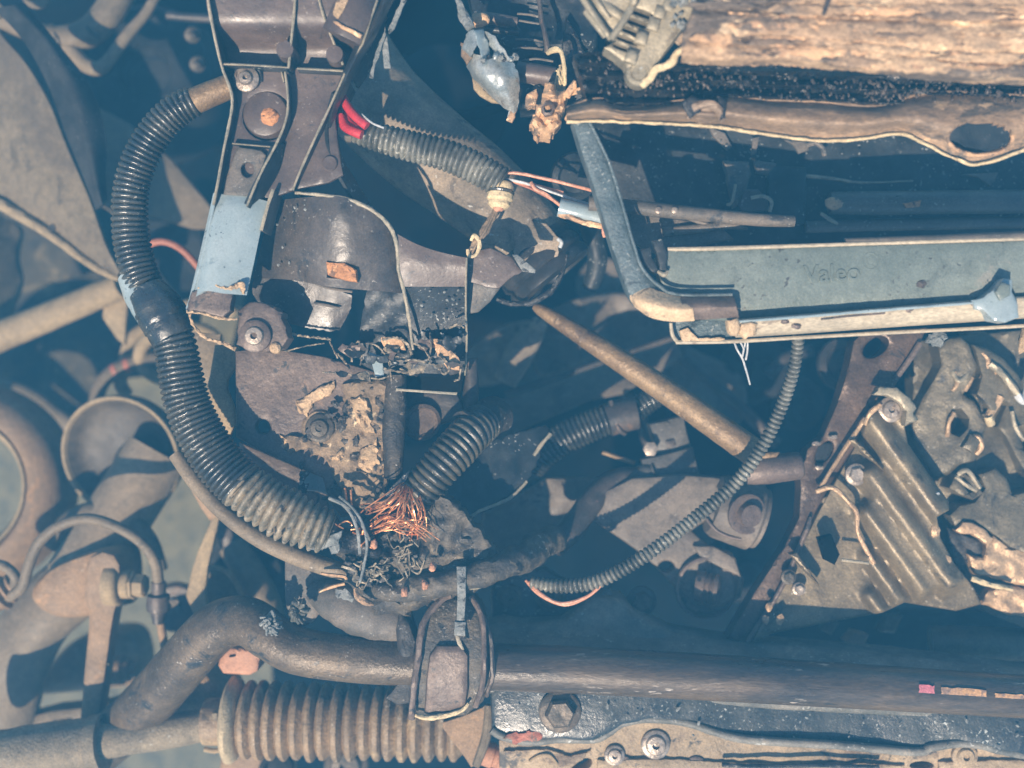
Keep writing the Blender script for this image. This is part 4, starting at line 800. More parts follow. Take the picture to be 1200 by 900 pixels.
mb = MB(); plate(mb, [(280, 364), (292, 354), (304, 354), (322, 360), (332, 366), (330, 374), (334, 384), (338, 396), (330, 408), (312, 412), (290, 410), (278, 404)], 50, 30, res=7, bev=3, jag=2, nz=2); obj('bolt_pad', mb, 'steel_brown', t)
bolt(t, 299, 394, 52, 19, 'bolt_steel', star=True, hexr=.6, height=.55, name='bolt', wm='steel_brown')
mb = MB(); lathe(mb, (324, 408, 44), (0, 0, 1), [(0, 7), (8, 6.5), (10, 4), (10, 0)], 14); obj('melted_bead', mb, 'pale_crust', t)
# curved shroud
mb = MB(); loft(mb, [[(318, 236, 10), (350, 232, 40), (392, 230, 60), (424, 238, 58), (444, 250, 48), (460, 272, 34)], [(312, 262, 6), (350, 262, 38), (392, 260, 58), (424, 262, 54), (448, 270, 44), (464, 290, 30)], [(304, 296, 0), (346, 300, 30), (392, 302, 48), (430, 304, 44), (454, 306, 34), (466, 318, 22)], [(296, 326, -10), (340, 328, 14), (386, 336, 30), (428, 340, 26), (456, 342, 18), (470, 344, 10)]], 4, 8, 8, nz=1.2,
                     cut=lambda x, y: 384 < x < 417 and 309+(x-384)*.1 < y < 325+(x-384)*.16); obj('shroud', mb, 'shroud_grey', t)
mb = MB(); tube(mb, [(346, 226, 54, 1.6), (372, 228, 58, 2), (402, 232, 58, 2), (424, 240, 58, 2.6), (444, 252, 54, 2.6), (458, 268, 48, 2.6), (465, 288, 40, 2.2), (467, 316, 34, 2.2), (473, 340, 26, 2.2), (479, 372, 18, 2), (484, 410, 12, 1.6)], seg=8, nz=.3, nf=200); obj('worn_edge', mb, 'worn_edge', t)
mb = MB(); plate(mb, [(382, 307), (404, 308), (418, 316), (418, 330), (404, 328), (384, 322)], 50, 14, res=6, bev=2.5, nz=1.5); obj('rusty_insert', mb, 'orange_rust', t)
mb = MB(); loft(mb, [[(300, 318, -6), (322, 322, -2), (352, 326, 2), (384, 336, 4), (412, 346, 2)], [(296, 344, -16), (322, 346, -8), (356, 352, -4), (388, 360, -4), (410, 364, -8)], [(318, 372, -22), (336, 378, -16), (360, 384, -14), (386, 388, -14), (398, 386, -16)]], 3, 6, 7, nz=1.5, jag=1.5); obj('lower_shroud', mb, 'shroud_grey', t)
mb = MB(); tube(mb, [(322, 320, 2, 1.4), (352, 326, 6, 1.8), (384, 337, 8, 2), (413, 342, 8, 1.6)], seg=7); tube(mb, [(414, 336, 14, 1.8), (432, 336, 14, 2.2), (450, 336, 12, 1.4)], seg=7, nz=.2); tube(mb, [(368, 355, 0, 1.6), (384, 358, 1, 2), (398, 361, 0, 1.2)], seg=7); obj('moulded_rib', mb, 'dusty_plastic', t)
mb = MB(); loft(mb, [[(430, 340, -4), (450, 340, 0), (474, 344, 4)], [(424, 370, -10), (450, 372, -6), (478, 376, 0)], [(420, 408, -16), (450, 412, -12), (484, 414, -6)], [(424, 436, -22), (450, 440, -18), (486, 440, -12)]], 3, 6, 6, nz=4, nf=.06, jag=2); obj('inner_skirt', mb, 'black_plastic', t)
# right strip; upper part's lit look is put in as brown plastic
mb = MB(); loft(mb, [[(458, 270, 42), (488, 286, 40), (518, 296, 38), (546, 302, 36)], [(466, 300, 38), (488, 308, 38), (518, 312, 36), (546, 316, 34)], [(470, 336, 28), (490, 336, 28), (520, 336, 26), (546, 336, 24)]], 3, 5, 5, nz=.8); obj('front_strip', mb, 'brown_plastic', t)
mb = MB(); loft(mb, [[(470, 336, 26), (490, 336, 26), (520, 336, 24), (546, 336, 22)], [(477, 370, 2), (496, 370, 2), (522, 370, 0), (546, 370, -2)], [(484, 410, -14), (500, 412, -14), (524, 414, -16), (546, 414, -18)], [(486, 440, -20), (502, 442, -20), (524, 440, -22), (544, 436, -24)]], 3, 5, 6, nz=1.5, jag=2.5); obj('side_strip', mb, 'black_plastic', t)
flange([(547, 302, 46), (546, 330, 40), (546, 370, 12), (547, 400, -4), (545, 440, -12)], -40, 40, 3)
mb = MB(); plate(mb, [(548, 298), (574, 290), (600, 302), (612, 318), (598, 326), (585, 338), (568, 336), (549, 330)], lambda x, y: 20+.1*(320-y), 3, res=7, bev=1, jag=1.2, nz=1); obj('corner_leaf', mb, 'brown_plastic', t)
mb = MB(); plate(mb, [(549, 328), (570, 336), (586, 338), (574, 354), (560, 366), (548, 368)], lambda x, y: 8-.3*(y-330), 3, res=6, bev=1, nz=2); obj('corner_leaf', mb, 'dusty_plastic', t)
mb = MB(); plate(mb, [(600, 298), (606, 298), (628, 316), (627, 320), (612, 318)], 30, 3, res=5, bev=.8); obj('clear_sliver', mb, 'ash_grey', t)
# torn lower rim
mb = MB()
for P in ([(336, 390, 4), (356, 394, 6), (374, 396, 6), (388, 398, 6)], [(334, 412, 0), (356, 406, 2), (380, 402, 4)], [(386, 400, 4), (396, 420, 0)], [(396, 414, 0), (410, 432, -4)], [(412, 424, 4), (414, 410, 8), (420, 400, 8), (424, 416, 6), (422, 428, 4)], [(424, 402, 8), (440, 404, 12), (452, 416, 10), (458, 424, 8)], [(378, 436, 6), (404, 438, 6), (430, 442, 6), (446, 444, 6), (456, 440, 8)], [(448, 398, 14), (466, 396, 16), (478, 404, 14), (482, 416, 12)], [(452, 416, 10), (478, 420, 12)], [(460, 424, 12), (486, 422, 16), (512, 428, 14)], [(484, 402, 18), (496, 408, 18), (504, 420, 16)], [(504, 390, 16), (505, 408, 16), (502, 424, 12)], [(514, 432, 12), (522, 438, 12), (526, 428, 14), (514, 416, 16)], [(450, 432, 10), (476, 437, 10)], [(540, 432, 10), (538, 444, 6), (532, 446, 4)], [(456, 424, 8), (458, 440, 6), (460, 452, 2)], [(526, 384, 18), (538, 380, 20), (544, 384, 16)]):
    tube(mb, P, R.uniform(.8, 1.5), seg=7, n=16, nz=1.0, nf=520)
obj('torn_rim', mb, 'torn_plastic', t)
mb = MB(); plate(mb, [(504, 396), (514, 398), (528, 410), (540, 424), (538, 434), (524, 432), (514, 418)], 12, 3, res=5, bev=.8, jag=2, nz=3); plate(mb, [(446, 396), (462, 394), (474, 402), (474, 410), (450, 408)], 6, 3, res=5, bev=.8, jag=2, nz=3); obj('melted_leaf', mb, 'burnt_cream', t)
for k in range(24):
    x = 388+R.random()*150; y = 398+R.random()*36+(8 if x < 450 else 0); a0 = R.random()*6.28; rr = R.uniform(7, 15)
    P = [(x+rr*R.uniform(.5, 1.2)*cos(a0+q), y+rr*.7*R.uniform(.5, 1.2)*sin(a0+q)) for q in (0, .9, 1.8, 2.7, 3.6, 4.5, 5.4)]
    mb = MB(); plate(mb, P, (lambda xx, yy, x=x, y=y, sx=R.uniform(-.7, .7), sy=R.uniform(-.7, .7): 12+sx*(xx-x)+sy*(yy-y)), 2.5, res=4, bev=.8, jag=2.5, nz=4, nf=.1, seed=k)
    obj('tatter', mb, ['shroud_grey', 'black_plastic', 'torn_plastic', 'black_plastic', 'steel_brown'][k % 5], t)
mb = MB(); plate(mb, [(432, 412), (448, 418), (450, 440), (440, 442)], 2, 3, res=5, bev=.8, nz=2); obj('glassy_leaf', mb, 'sky_plastic', t)
mb = MB(); plate(mb, [(464, 455), (536, 460), (535, 463), (464, 458)], 10, 3, res=6, bev=.8); obj('bottom_lip', mb, 'worn_edge', t)
mb = MB(); plate(mb, [(460, 424), (546, 430), (540, 460), (464, 456)], -44, 20, res=10, bev=2, nz=3); obj('lower_cavity', mb, 'shade_black', t)
mb = MB()
for i in range(70):
    if i < 44: x, y = 475+R.random()*72, 340+R.random()*80; h = 26-(y-336)*.5+3
    else: x, y = 320+R.random()*130, 240+R.random()*90; h = 46-(y-240)*.3
    blob(mb, (x, y, h), R.uniform(.6, 1.5), (R.uniform(.8, 1.8), R.uniform(.8, 1.6), .6), .4, seed=i, seg=7, rot=R.random()*3)
tag(obj('grit', mb, 'ash_grey', t), kind='stuff')

# ================================================================== MOUNTING PLATE BELOW IT
t = T('mounting_plate', 'rusty brown steel mounting plate with a bolt and two holes, crusted at right', 'plate', (360, 500, -30))
mb = MB(); plate(mb, [(276, 412), (300, 408), (330, 410), (380, 418), (440, 436), (462, 448), (460, 500), (452, 560), (452, 598), (400, 606), (386, 588), (378, 560), (340, 544), (300, 526), (277, 512)], lambda x, y: -14-.02*(x-380), 9, holes=[ell(308, 500, 9, 9, 18), ell(397, 565, 5.5, 5.5, 14)], res=10, bev=2, nz=1.2); obj('sheet', mb, 'steel_brown', t)
mb = MB(); lathe(mb, (308, 500, -16), (0, 0, 1), [(-12, 8), (2, 9), (3, 11), (2, 12)], 22); obj('eyelet', mb, 'steel_dark', t)
mb = MB(); lathe(mb, (375, 502, -12), (0, 0, 1), [(-2, 22), (2, 20), (3, 0)], 28, nz=.1); obj('burn_ring', mb, 'crust', t)
bolt(t, 375, 502, -10, 17, 'bolt_dark', star=True, hexr=.66, height=.6)
mb = MB(); plate(mb, [(402, 452), (420, 444), (452, 446), (462, 456), (458, 500), (450, 530), (454, 570), (446, 600), (412, 596), (396, 570), (384, 540), (360, 528), (340, 530), (330, 512), (352, 508), (380, 520), (404, 490)], lambda x, y: -6, 10, res=5, bev=4, jag=4, nz=7, nf=.07, seed=3); obj('burnt_crust', mb, 'crust', t)
mb = MB(); plate(mb, [(346, 470), (362, 462), (378, 452), (392, 446), (394, 452), (382, 466), (366, 474), (360, 488), (352, 484)], -8, 5, res=4, bev=3, jag=3, nz=2, nf=.1); obj('scorch_flake', mb, 'pale_crust', t)
for pl, hh, sd in (([(412, 468), (424, 462), (432, 474), (436, 492), (440, 510), (430, 508), (418, 492)], -1, 5), ([(328, 512), (344, 510), (356, 518), (346, 528), (330, 526)], -9, 9), ([(390, 534), (402, 526), (406, 536), (394, 546)], -2, 2), ([(424, 524), (440, 516), (446, 540), (432, 560), (420, 548)], -2, 12)):
    mb = MB(); plate(mb, pl, hh, 6, res=3.4, bev=4, jag=4, nz=5, nf=.13, seed=sd); obj('pale_residue', mb, 'pale_crust', t)
mb = MB()
for i in range(40):
    x = 350+R.random()*105; y = 450+R.random()*150
    if (x-345)+(y-448) < 70: continue
    blob(mb, (x, y, -6), R.uniform(2, 7), (R.uniform(.7, 1.8), R.uniform(.7, 1.5), .45), .8, 2.6, i, 12, R.random()*3)
tag(obj('char_lumps', mb, 'tarry', t), kind='stuff')
mb = MB(); tube(mb, [(404, 572, -2), (406, 586, 0), (408, 600, -2)], 1.4, seg=6); tube(mb, [(411, 574, -2), (412, 590, 0), (413, 602, -2)], 1.2, seg=6); obj('copper_streak', mb, 'copper', t)
t = T('pale_strap', 'pale beige bent strap between black conduit and brown plate', 'strap', (262, 460, -60))
mb = MB(); plate(mb, [(252, 404), (280, 406), (276, 430), (266, 446), (266, 456), (274, 478), (276, 496), (268, 514), (258, 500), (246, 480), (240, 462), (246, 440)], lambda x, y: -52, 8, res=8, bev=2, nz=1.5); obj('sheet', mb, 'beige_pale', t)
mb = MB(); box(mb, (236, 420, -110), (40, 60, 10), 5, 2); obj('web', mb, 'arm_grey', t)
mb = MB(); plate(mb, [(352, 552), (370, 555), (384, 556), (383, 580), (372, 576), (350, 574)], lambda x, y: -40, 6, res=6, bev=1.5, nz=1); one('blue_clip', 'small pale blue plastic clip under the brown plate edge', 'clip', mb, 'sky_plastic')
mb = MB(); plate(mb, [(280, 518), (350, 548), (384, 562), (384, 600), (330, 590), (284, 560)], -70, 8, res=10, bev=2, nz=2); one('lower_plate', 'brown lower plate showing under the mounting plate', 'plate', mb, 'steel_brown')
t = T('rear_block', 'dim brown bracket block with a round disc right of the brown plate', 'block', (500, 480, -80))
mb = MB(); plate(mb, [(462, 452), (535, 460), (546, 480), (536, 492), (510, 500), (468, 490)], -54, 40, res=9, bev=4, nz=2); obj('block', mb, 'steel_dark', t)
mb = MB(); lathe(mb, (494, 494, -50), (.3, .2, 1), [(0, 22), (5, 22), (7, 18), (4, 16), (4, 0)], 26); obj('disc', mb, 'steel_brown', t)
mb = MB(); tube(mb, [(550, 420, -60, 9), (552, 450, -60, 9), (550, 480, -62, 10)], seg=14); one('short_post', 'short dim post right of the brown bracket block', 'post', mb, 'steel_dark')
mb = MB(); tube(mb, [(464, 440, -6, 12), (463, 480, -4, 13), (460, 520, -4, 13), (462, 560, -6, 11)], seg=14, nz=.2, nf=60); one('charred_post', 'blackened upright lump on the right edge of the brown plate', 'post', mb, 'tarry')

# ================================================================== BIG RIBBED CONDUIT
t = T('main_conduit', 'large ribbed black conduit sweeping down the left from brass end to melted end', 'conduit', (200, 360, 20))
mb = MB(); tube(mb, [(272, 100, 20, 14), (262, 104, 20, 14.5), (245, 111, 20, 15), (224, 120, 20, 15.5)], seg=22); obj('end_sleeve', mb, 'brass', t)
mb = MB(); tube(mb, [(228, 118, 20, 18), (206, 130, 20, 20), (184, 152, 20, 20.5), (166, 182, 18, 21), (155, 215, 16, 21), (152, 250, 14, 21.5), (155, 286, 12, 22), (164, 320, 12, 22), (176, 346, 14, 21)], seg=26, n=12, corr=(6.6, .17, .75)); obj('upper_run', mb, 'hose_black', t)
mb = MB(); tube(mb, [(158, 322, 4, 20), (166, 340, 8, 22), (176, 356, 14, 24), (186, 368, 18, 26)], seg=24, nz=.04); obj('boot_flap', mb, 'sky_plastic', t)
mb = MB(); tube(mb, [(172, 340, 20, 22), (184, 358, 22, 27), (192, 372, 22, 29), (196, 378, 22, 27), (200, 388, 22, 27), (204, 396, 22, 25.5)], seg=26, n=5); cp = obj('coupling', mb, 'hose_black', t)
mb = MB()
for f in (.0, .5, 1.): tube(mb, [(186+f*10-1, 362+f*18-2, 22, 28.4), (186+f*10+1, 362+f*18+2, 22, 28.4)], seg=28, n=2)
obj('coupling_ring', mb, 'hose_black', cp)
mb = MB(); tube(mb, [(198, 384, 22, 25), (206, 408, 22, 25.5), (212, 440, 22, 26.5), (220, 474, 22, 27.5), (236, 510, 24, 28.5), (258, 543, 26, 29.5), (286, 572, 28, 30)], seg=28, n=12, corr=(6.4, .15, .75)); obj('lower_run', mb, 'hose_black', t)
mb = MB(); tube(mb, [(280, 567, 28, 30), (306, 586, 30, 31), (334, 602, 30, 31), (360, 614, 28, 29), (386, 624, 24, 25)], seg=28, n=14, corr=(9.2, .24, .8), nz=.13, nf=60); obj('melted_run', mb, 'hose_melted', t)
mb = MB(); tube(mb, [(384, 622, 22, 16), (400, 632, 20, 13), (424, 640, 18, 11), (446, 648, 16, 7)], seg=16, nz=.5, nf=80); obj('burnt_core', mb, 'char', t)
mb = MB(); tube(mb, [(206, 532, -10, 9), (230, 566, -6, 9.5), (262, 600, -2, 10), (300, 628, 0, 11), (340, 648, 0, 11.5), (376, 662, 0, 11), (408, 672, 0, 9.5)], seg=18, n=12); one('smooth_cable', 'smooth grey cable running under the melted conduit end', 'cable', mb, 'arm_grey')
# ================================================================== BURNT WIRING
t = T('burnt_wiring', 'heap of charred wiring and melted plastic beside the conduit end', 'debris', (470, 650, 0))
mb = MB(); plate(mb, [(392, 640), (420, 610), (450, 598), (480, 600), (510, 570), (528, 580), (545, 620), (575, 640), (572, 672), (530, 696), (480, 720), (440, 722), (420, 700), (404, 680)], lambda x, y: 8-.1*abs(x-490), 30, res=5, bev=8, jag=5, nz=13, nf=.045, seed=21); obj('fused_mass', mb, 'crust_dark', t)
mb = MB(); plate(mb, [(488, 590), (512, 578), (535, 588), (556, 612), (580, 642), (590, 664), (566, 690), (530, 702), (480, 706), (462, 690), (476, 660), (496, 640), (500, 615)], lambda x, y: 12-.12*max(0, x-530), 26, res=4.5, bev=7, jag=4, nz=8, nf=.045, seed=2); obj('brown_crust', mb, 'crust_dark', t)
mb = MB()
for i in range(20):
    a = R.uniform(0, 6.28); q = R.random()**.5
    x = 448+44*q*cos(a); y = 652+34*q*sin(a)
    blob(mb, (x, y, 12), R.uniform(2.5, 7), (R.uniform(.7, 1.5), R.uniform(.7, 1.5), .7), .6, 2.2, i, 10, R.random()*3)
tag(obj('char_crumbs', mb, 'char', t), kind='stuff')
mb = MB()
for i in range(30):
    x = 418+R.random()*70; y = 636+R.random()*50; a = R.random()*6.28; L = R.uniform(8, 20)
    P = [(x+L*k*.4*cos(a+k*R.uniform(-.5, .5)), y+L*k*.4*sin(a+k*R.uniform(-.5, .5)), 20+6*R.random()) for k in range(4)]
    tube(mb, P, R.uniform(.5, 1.5), seg=6, n=8, nz=.8, nf=400)
tag(obj('curled_insulation', mb, 'hose_melted', t), kind='stuff')
for P, r in (([(396, 586, 30), (410, 600, 40), (418, 618, 42), (421, 636, 36), (422, 650, 26)], 2.2), ([(398, 582, 34), (414, 596, 46), (426, 616, 48), (430, 640, 44), (427, 660, 36), (422, 682, 28)], 1.7), ([(400, 588, 26), (424, 616, 36), (434, 634, 28)], 1.6), ([(386, 584, 30), (404, 592, 38), (416, 604, 36)], 2.4)):
    mb = MB(); tube(mb, P, r, seg=8, n=8); obj('loose_strand', mb, 'ash_grey', t)
for pl, hh in (([(358, 634), (376, 630), (392, 626), (402, 622), (398, 632), (396, 648), (390, 650), (386, 640), (372, 644), (362, 644)], 40), ([(394, 690), (408, 692), (416, 700), (412, 708), (408, 704), (396, 700)], 24)):
    mb = MB(); plate(mb, pl, hh, 4, res=4, bev=1, jag=3, nz=5, nf=.08); obj('melted_drip', mb, 'ash_grey', t)
mb = MB(); tube(mb, [(376, 672, 18, 1.2), (392, 674, 20, 2), (404, 676, 16, 2), (406, 682, 10, 1)], seg=6); tube(mb, [(374, 694, 14, .8), (388, 688, 18, 2), (404, 684, 18, 2)], seg=6); tube(mb, [(416, 690, 22, 2), (420, 700, 26, 4), (430, 706, 24, 4), (438, 708, 20, 2)], seg=8, nz=.3); obj('melted_bead', mb, 'burnt_cream', t)
for i in range(6):
    mb = MB(); P = [(402+R.random()*30, 606+R.random()*30, 28+R.random()*8)]
    for k in range(3): P.append((P[-1][0]+R.uniform(-12, 12), P[-1][1]+R.uniform(-9, 9), 28+R.random()*10))
    tube(mb, P, .9, seg=5, n=4); obj('bare_copper', mb, 'copper', t)
mb = MB(); plate(mb, [(334, 650), (372, 662), (410, 676), (418, 690), (384, 706), (366, 730), (340, 740), (334, 700)], lambda x, y: -34, 6, res=9, bev=2, nz=2); one('grey_plate', 'dusty grey plate between the smooth cable and the sway bar', 'plate', mb, 'dusty_plastic')
mb = MB(); tube(mb, [(366, 690, -40, 14), (392, 704, -30, 24), (424, 718, -24, 28), (456, 730, -24, 24), (476, 738, -26, 18)], seg=24, nz=.05, flat=.8); one('dark_scoop', 'smooth dark scoop tucked behind the sway bar and tarred cable', 'scoop', mb, 'dusty_plastic')
for k, (cx, cy) in enumerate(((319, 730), (350, 715))):
    mb = MB()
    for i in range(34):
        a = R.random()*6.28; rr = R.uniform(5, 15)
        tube(mb, [(cx+2*cos(a), cy+2*sin(a), 8), (cx+rr*.6*cos(a+.2), cy+rr*.7*sin(a+.2), 16+R.uniform(-4, 4)), (cx+rr*cos(a-.1), cy+rr*1.1*sin(a-.1), 10+R.uniform(-8, 6))], R.uniform(1.2, 2.6), seg=6, n=4, nz=.4, nf=260)
    blob(mb, (cx, cy, 4), 11, (1, 1.1, .8), .4, 2, k)
    one('plastic_clump', ['pale frayed plastic clump resting on the sway bar bend', 'dark frayed plastic clump beside the pale one above the sway bar'][k], 'clump', mb, ['ash_grey', 'hose_dusty'][k])
# ================================================================== AIR DUCT AND RED-WIRE CONDUIT (top centre)
mb = MB(); lathe(mb, (528, 60, -260), (.1, -.15, 1), [(-160, 84), (0, 88), (60, 96), (70, 104), (64, 112), (50, 108), (50, 96)], 48); one('intake_well', 'large round well painted dark as if shaded, left of the burnt beam', 'well', mb, 'shade_black')  # near-black colour stands in for shade inside the well
t = T('intake_duct', 'fat dusty brown intake duct running diagonally to a torn rubber cuff', 'duct', (560, 210, -120))
mb = MB(); tube(mb, [(400, 60, -150, 56), (440, 120, -130, 58), (500, 176, -112, 56), (560, 222, -100, 52), (604, 264, -96, 48), (628, 296, -100, 46)], seg=32, nz=.02, nf=30); obj('duct_body', mb, 'brown_duct', t)
mb = MB(); lathe(mb, (616, 286, -100), (.62, .78, 0), [(0, 47), (6, 52), (14, 54), (18, 50), (24, 54), (32, 55), (36, 51), (42, 55), (50, 55), (54, 48), (54, 40), (30, 36), (30, 0)], 40); obj('rubber_cuff', mb, 'black_gloss', t)
mb = MB(); plate(mb, [(600, 250), (640, 262), (656, 280), (654, 300), (640, 318), (620, 316), (604, 300)], lambda x, y: -40-.3*abs(y-280), 4, res=7, bev=1, jag=2, nz=3); obj('torn_collar', mb, 'brown_duct', t)
mb = MB(); tube(mb, [(582, 350, -60, 2.4), (600, 356, -60, 3), (624, 354, -56, 3.5), (644, 342, -52, 3.5), (658, 322, -48, 3), (664, 298, -46, 2.4)], seg=8, nz=.4, nf=160); obj('torn_lip', mb, 'char', t)
mb = MB(); tube(mb, [(654, 280, -36), (658, 284, -34), (656, 290, -36)], 2.4); obj('clip', mb, 'string_white', t)
mb = MB(); tube(mb, [(648, 210, -150, 10), (680, 240, -150, 12), (700, 300, -160, 12), (690, 340, -170, 10)], seg=14); one('dim_hose', 'dim black hose between the duct cuff and the teal frame', 'hose', mb, 'black_plastic')
mb = MB(); lathe(mb, (672, 206, -60), (.2, .4, 1), [(0, 28), (10, 28), (14, 22), (10, 18), (10, 0)], 26); one('dark_grommet', 'dark round grommet just left of the teal frame bar', 'grommet', mb, 'black_plastic')
t = T('red_wire_conduit', 'ribbed black conduit with red wires at its left end', 'conduit', (500, 190, 50))
mb = MB(); tube(mb, [(416, 152, 20, 15), (440, 160, 22, 17), (480, 171, 24, 18.5), (520, 181, 26, 19), (556, 196, 28, 19.5), (590, 215, 30, 19)], seg=24, n=12, corr=(6.6, .2, .75)); obj('ribbed_sleeve', mb, 'hose_dusty', t)
for P, r in (([(400, 112, 34), (408, 126, 44), (418, 138, 52), (430, 148, 54)], 5.4), ([(398, 136, 38), (404, 148, 42), (414, 154, 48), (424, 158, 50)], 5.6), ([(404, 122, 26), (408, 140, 34), (418, 150, 44)], 4)):
    mb = MB(); tube(mb, P, r, seg=12); obj('red_wire', mb, 'red_wire', t)
mb = MB(); tube(mb, [(424, 134, 50), (436, 144, 60), (450, 150, 62)], 1.2, seg=6); obj('white_wire', mb, 'string_white', t)
for P, r, m in (([(584, 204, 32), (606, 203, 36), (650, 212, 34), (696, 224, 26)], 2, 'pink_wire'), ([(586, 208, 32), (620, 216, 36), (655, 228, 32), (692, 240, 26)], 1.5, 'string_white'), ([(588, 210, 30), (610, 214, 32), (630, 218, 28), (660, 226, 26)], 2.2, 'pink_wire'), ([(622, 214, 36), (628, 222, 38), (640, 228, 34), (656, 240, 26)], 2.2, 'pink_wire'), ([(596, 212, 28), (620, 220, 28), (650, 236, 26)], 1.4, 'rust_hose')):
    mb = MB(); tube(mb, P, r, seg=8, n=8, nz=.2, nf=100); obj('thin_wire', mb, m, t)
t = T('frayed_cable_end', 'frayed pale cable end hanging from a ringed plug below the conduit', 'cable', (575, 260, 20))
mb = MB(); lathe(mb, (588, 214, 30), (-.12, 1, .1), [(0, 12), (4, 15), (9, 15), (11, 12), (14, 15.5), (20, 15.5), (23, 13), (27, 13), (31, 9), (33, 0)], 26); obj('plug', mb, 'gasket', t)
mb = MB(); lathe(mb, (588, 216, 30), (-.12, 1, .1), [(8, 15.6), (9.5, 16.4), (11, 15.6)], 26); obj('plug_ring', mb, 'hose_black', t)
mb = MB(); blob(mb, (584, 243, 36), 6, (1, .9, .8), .3, seed=2); obj('red_tip', mb, 'red_block', t)
mb = MB(); tube(mb, [(582, 246, 30, 4), (574, 260, 32, 4.6), (564, 276, 30, 5.4), (556, 288, 28, 4), (550, 298, 26, 2.5)], seg=10, nz=.35, nf=160); tube(mb, [(580, 248, 34, 1.6), (570, 268, 38, 1.8), (560, 284, 36, 1.6), (552, 298, 30, 1.4)], seg=6, nz=.3); obj('frayed_core', mb, 'crust', t)
mb = MB(); tube(mb, [(552, 282, 32, 2), (556, 276, 34, 2.6), (562, 284, 36, 2.6), (558, 298, 32, 2), (550, 300, 30, 2.2), (548, 292, 30, 1.6)], seg=7, nz=.3); obj('torn_tip', mb, 'gasket', t)
# ================================================================== LAMP SHELL AND BURNT MASS
t = T('lamp_reflector', 'crumpled silvery lamp reflector shell at the top centre', 'reflector', (575, 90, 20))
mb = MB(); loft(mb, [[(541, 56, 34), (554, 62, 60), (576, 68, 66), (602, 74, 52)], [(545, 72, 32), (558, 80, 62), (582, 84, 70), (607, 86, 54)], [(552, 88, 28), (568, 98, 58), (590, 100, 64), (609, 100, 50)], [(566, 104, 22), (580, 114, 46), (597, 116, 50), (608, 116, 42)], [(580, 118, 14), (590, 126, 32), (600, 132, 34), (606, 132, 30)]], 2.5, 7, 7, nz=2, nf=.06, jag=2); obj('shell', mb, 'chrome', t)
for P, hh, tx, ty, m in (([(541, 56), (546, 40), (556, 34), (560, 48), (552, 66)], 66, .8, .2, 'chrome'), ([(556, 36), (566, 34), (572, 52), (576, 72), (566, 76), (560, 54)], 72, -1.1, .1, 'sky_plastic'), ([(568, 36), (580, 42), (590, 56), (600, 70), (584, 72), (576, 56)], 70, .7, -.3, 'chrome'), ([(540, 48), (548, 52), (552, 68), (546, 76), (540, 66)], 56, 1.0, 0, 'burnt_lip')):
    cx = sum(p[0] for p in P)/len(P); cy = sum(p[1] for p in P)/len(P)
    mb = MB(); plate(mb, P, (lambda x, y, hh=hh, tx=tx, ty=ty, cx=cx, cy=cy: hh+tx*(x-cx)+ty*(y-cy)), 3, res=4, bev=1, jag=2, nz=3, nf=.08, seed=cx); obj('crushed_fold', mb, m, t)
mb = MB(); loft(mb, [[(600, 84, 48), (604, 92, 44), (604, 110, 36), (597, 138, 20)], [(605, 82, 40), (609, 92, 36), (608, 112, 26), (600, 141, 10)]], 3, 5, 3, nz=1); obj('rim', mb, 'chrome', t)
mb = MB(); plate(mb, [(553, 90), (560, 96), (572, 110), (586, 121), (576, 120), (562, 112), (555, 104)], 16, 4, res=5, bev=1.5, nz=1); obj('bulb_shade', mb, 'beige_pale', t)
for i in range(7):
    mb = MB(); blob(mb, (568+i*6+R.uniform(-3, 3), 72-i*1.2+R.uniform(-4, 4), 80-i*2), R.uniform(3, 5.5), (1, 1, .8), .6, 2.4, i, 10); obj('melted_bead', mb, ['ash_grey', 'char', 'chrome'][i % 3], t)
mb = MB(); tube(mb, [(534, -6, 50, 3), (540, 8, 54, 4), (546, 22, 54, 5), (552, 34, 58, 5)], seg=8, nz=.6, nf=120); tube(mb, [(538, 0, 44, 2), (540, 20, 44, 3), (543, 28, 44, 1.5)], seg=7, nz=.5, nf=160); obj('torn_strip', mb, 'ash_grey', t)
mb = MB(); plate(mb, [(606, 104), (611, 104), (608, 118), (604, 138), (600, 143), (594, 141), (600, 122)], 34, 5, res=5, bev=1.5, jag=1.6, nz=2); obj('scorched_sliver', mb, 'burnt_cream', t)
t = T('lamp_housing', 'charred black lamp housing with ribs and a dusty brown barrel', 'housing', (620, 60, -10))
mb = MB(); plate(mb, [(540, -40), (700, -40), (700, 60), (690, 110), (668, 130), (640, 128), (610, 128), (606, 70), (580, 40), (556, 26)], lambda x, y: -24+10*noise.noise(Vector((x*.03, y*.03, 2))), 40, res=10, bev=4, nz=6, nf=.05); obj('shell', mb, 'black_plastic', t)
for P, r, m in (([(556, 24, 24, 8), (566, 23, 28, 8), (572, 24, 26, 5)], 0, 'burnt_cream'), ([(560, 20, 10, 7), (584, 23, 10, 7), (606, 26, 8, 6)], 0, 'steel_brown'), ([(606, 84, 16, 12), (628, 87, 18, 12), (650, 91, 18, 12)], 0, 'brown_plastic'), ([(570, 34, 6, 4), (590, 36, 6, 4), (608, 38, 4, 4)], 0, 'black_gloss')):
    mb = MB(); tube(mb, P, seg=16); obj('barrel', mb, m, t)
for P in ([(604, 46, 12), (618, 46, 14), (636, 49, 12)], [(606, 56, 12), (620, 56, 12), (636, 58, 10)], [(606, 16, 10), (620, 17, 10), (632, 20, 8)], [(610, 72, 12), (628, 69, 16), (648, 72, 12)], [(612, 94, 14), (624, 98, 16), (634, 104, 14)], [(608, 24, 10), (632, 28, 8)]):
    mb = MB(); tube(mb, P, 1.4, seg=7, nz=.3); obj('rib', mb, 'dusty_plastic', t)
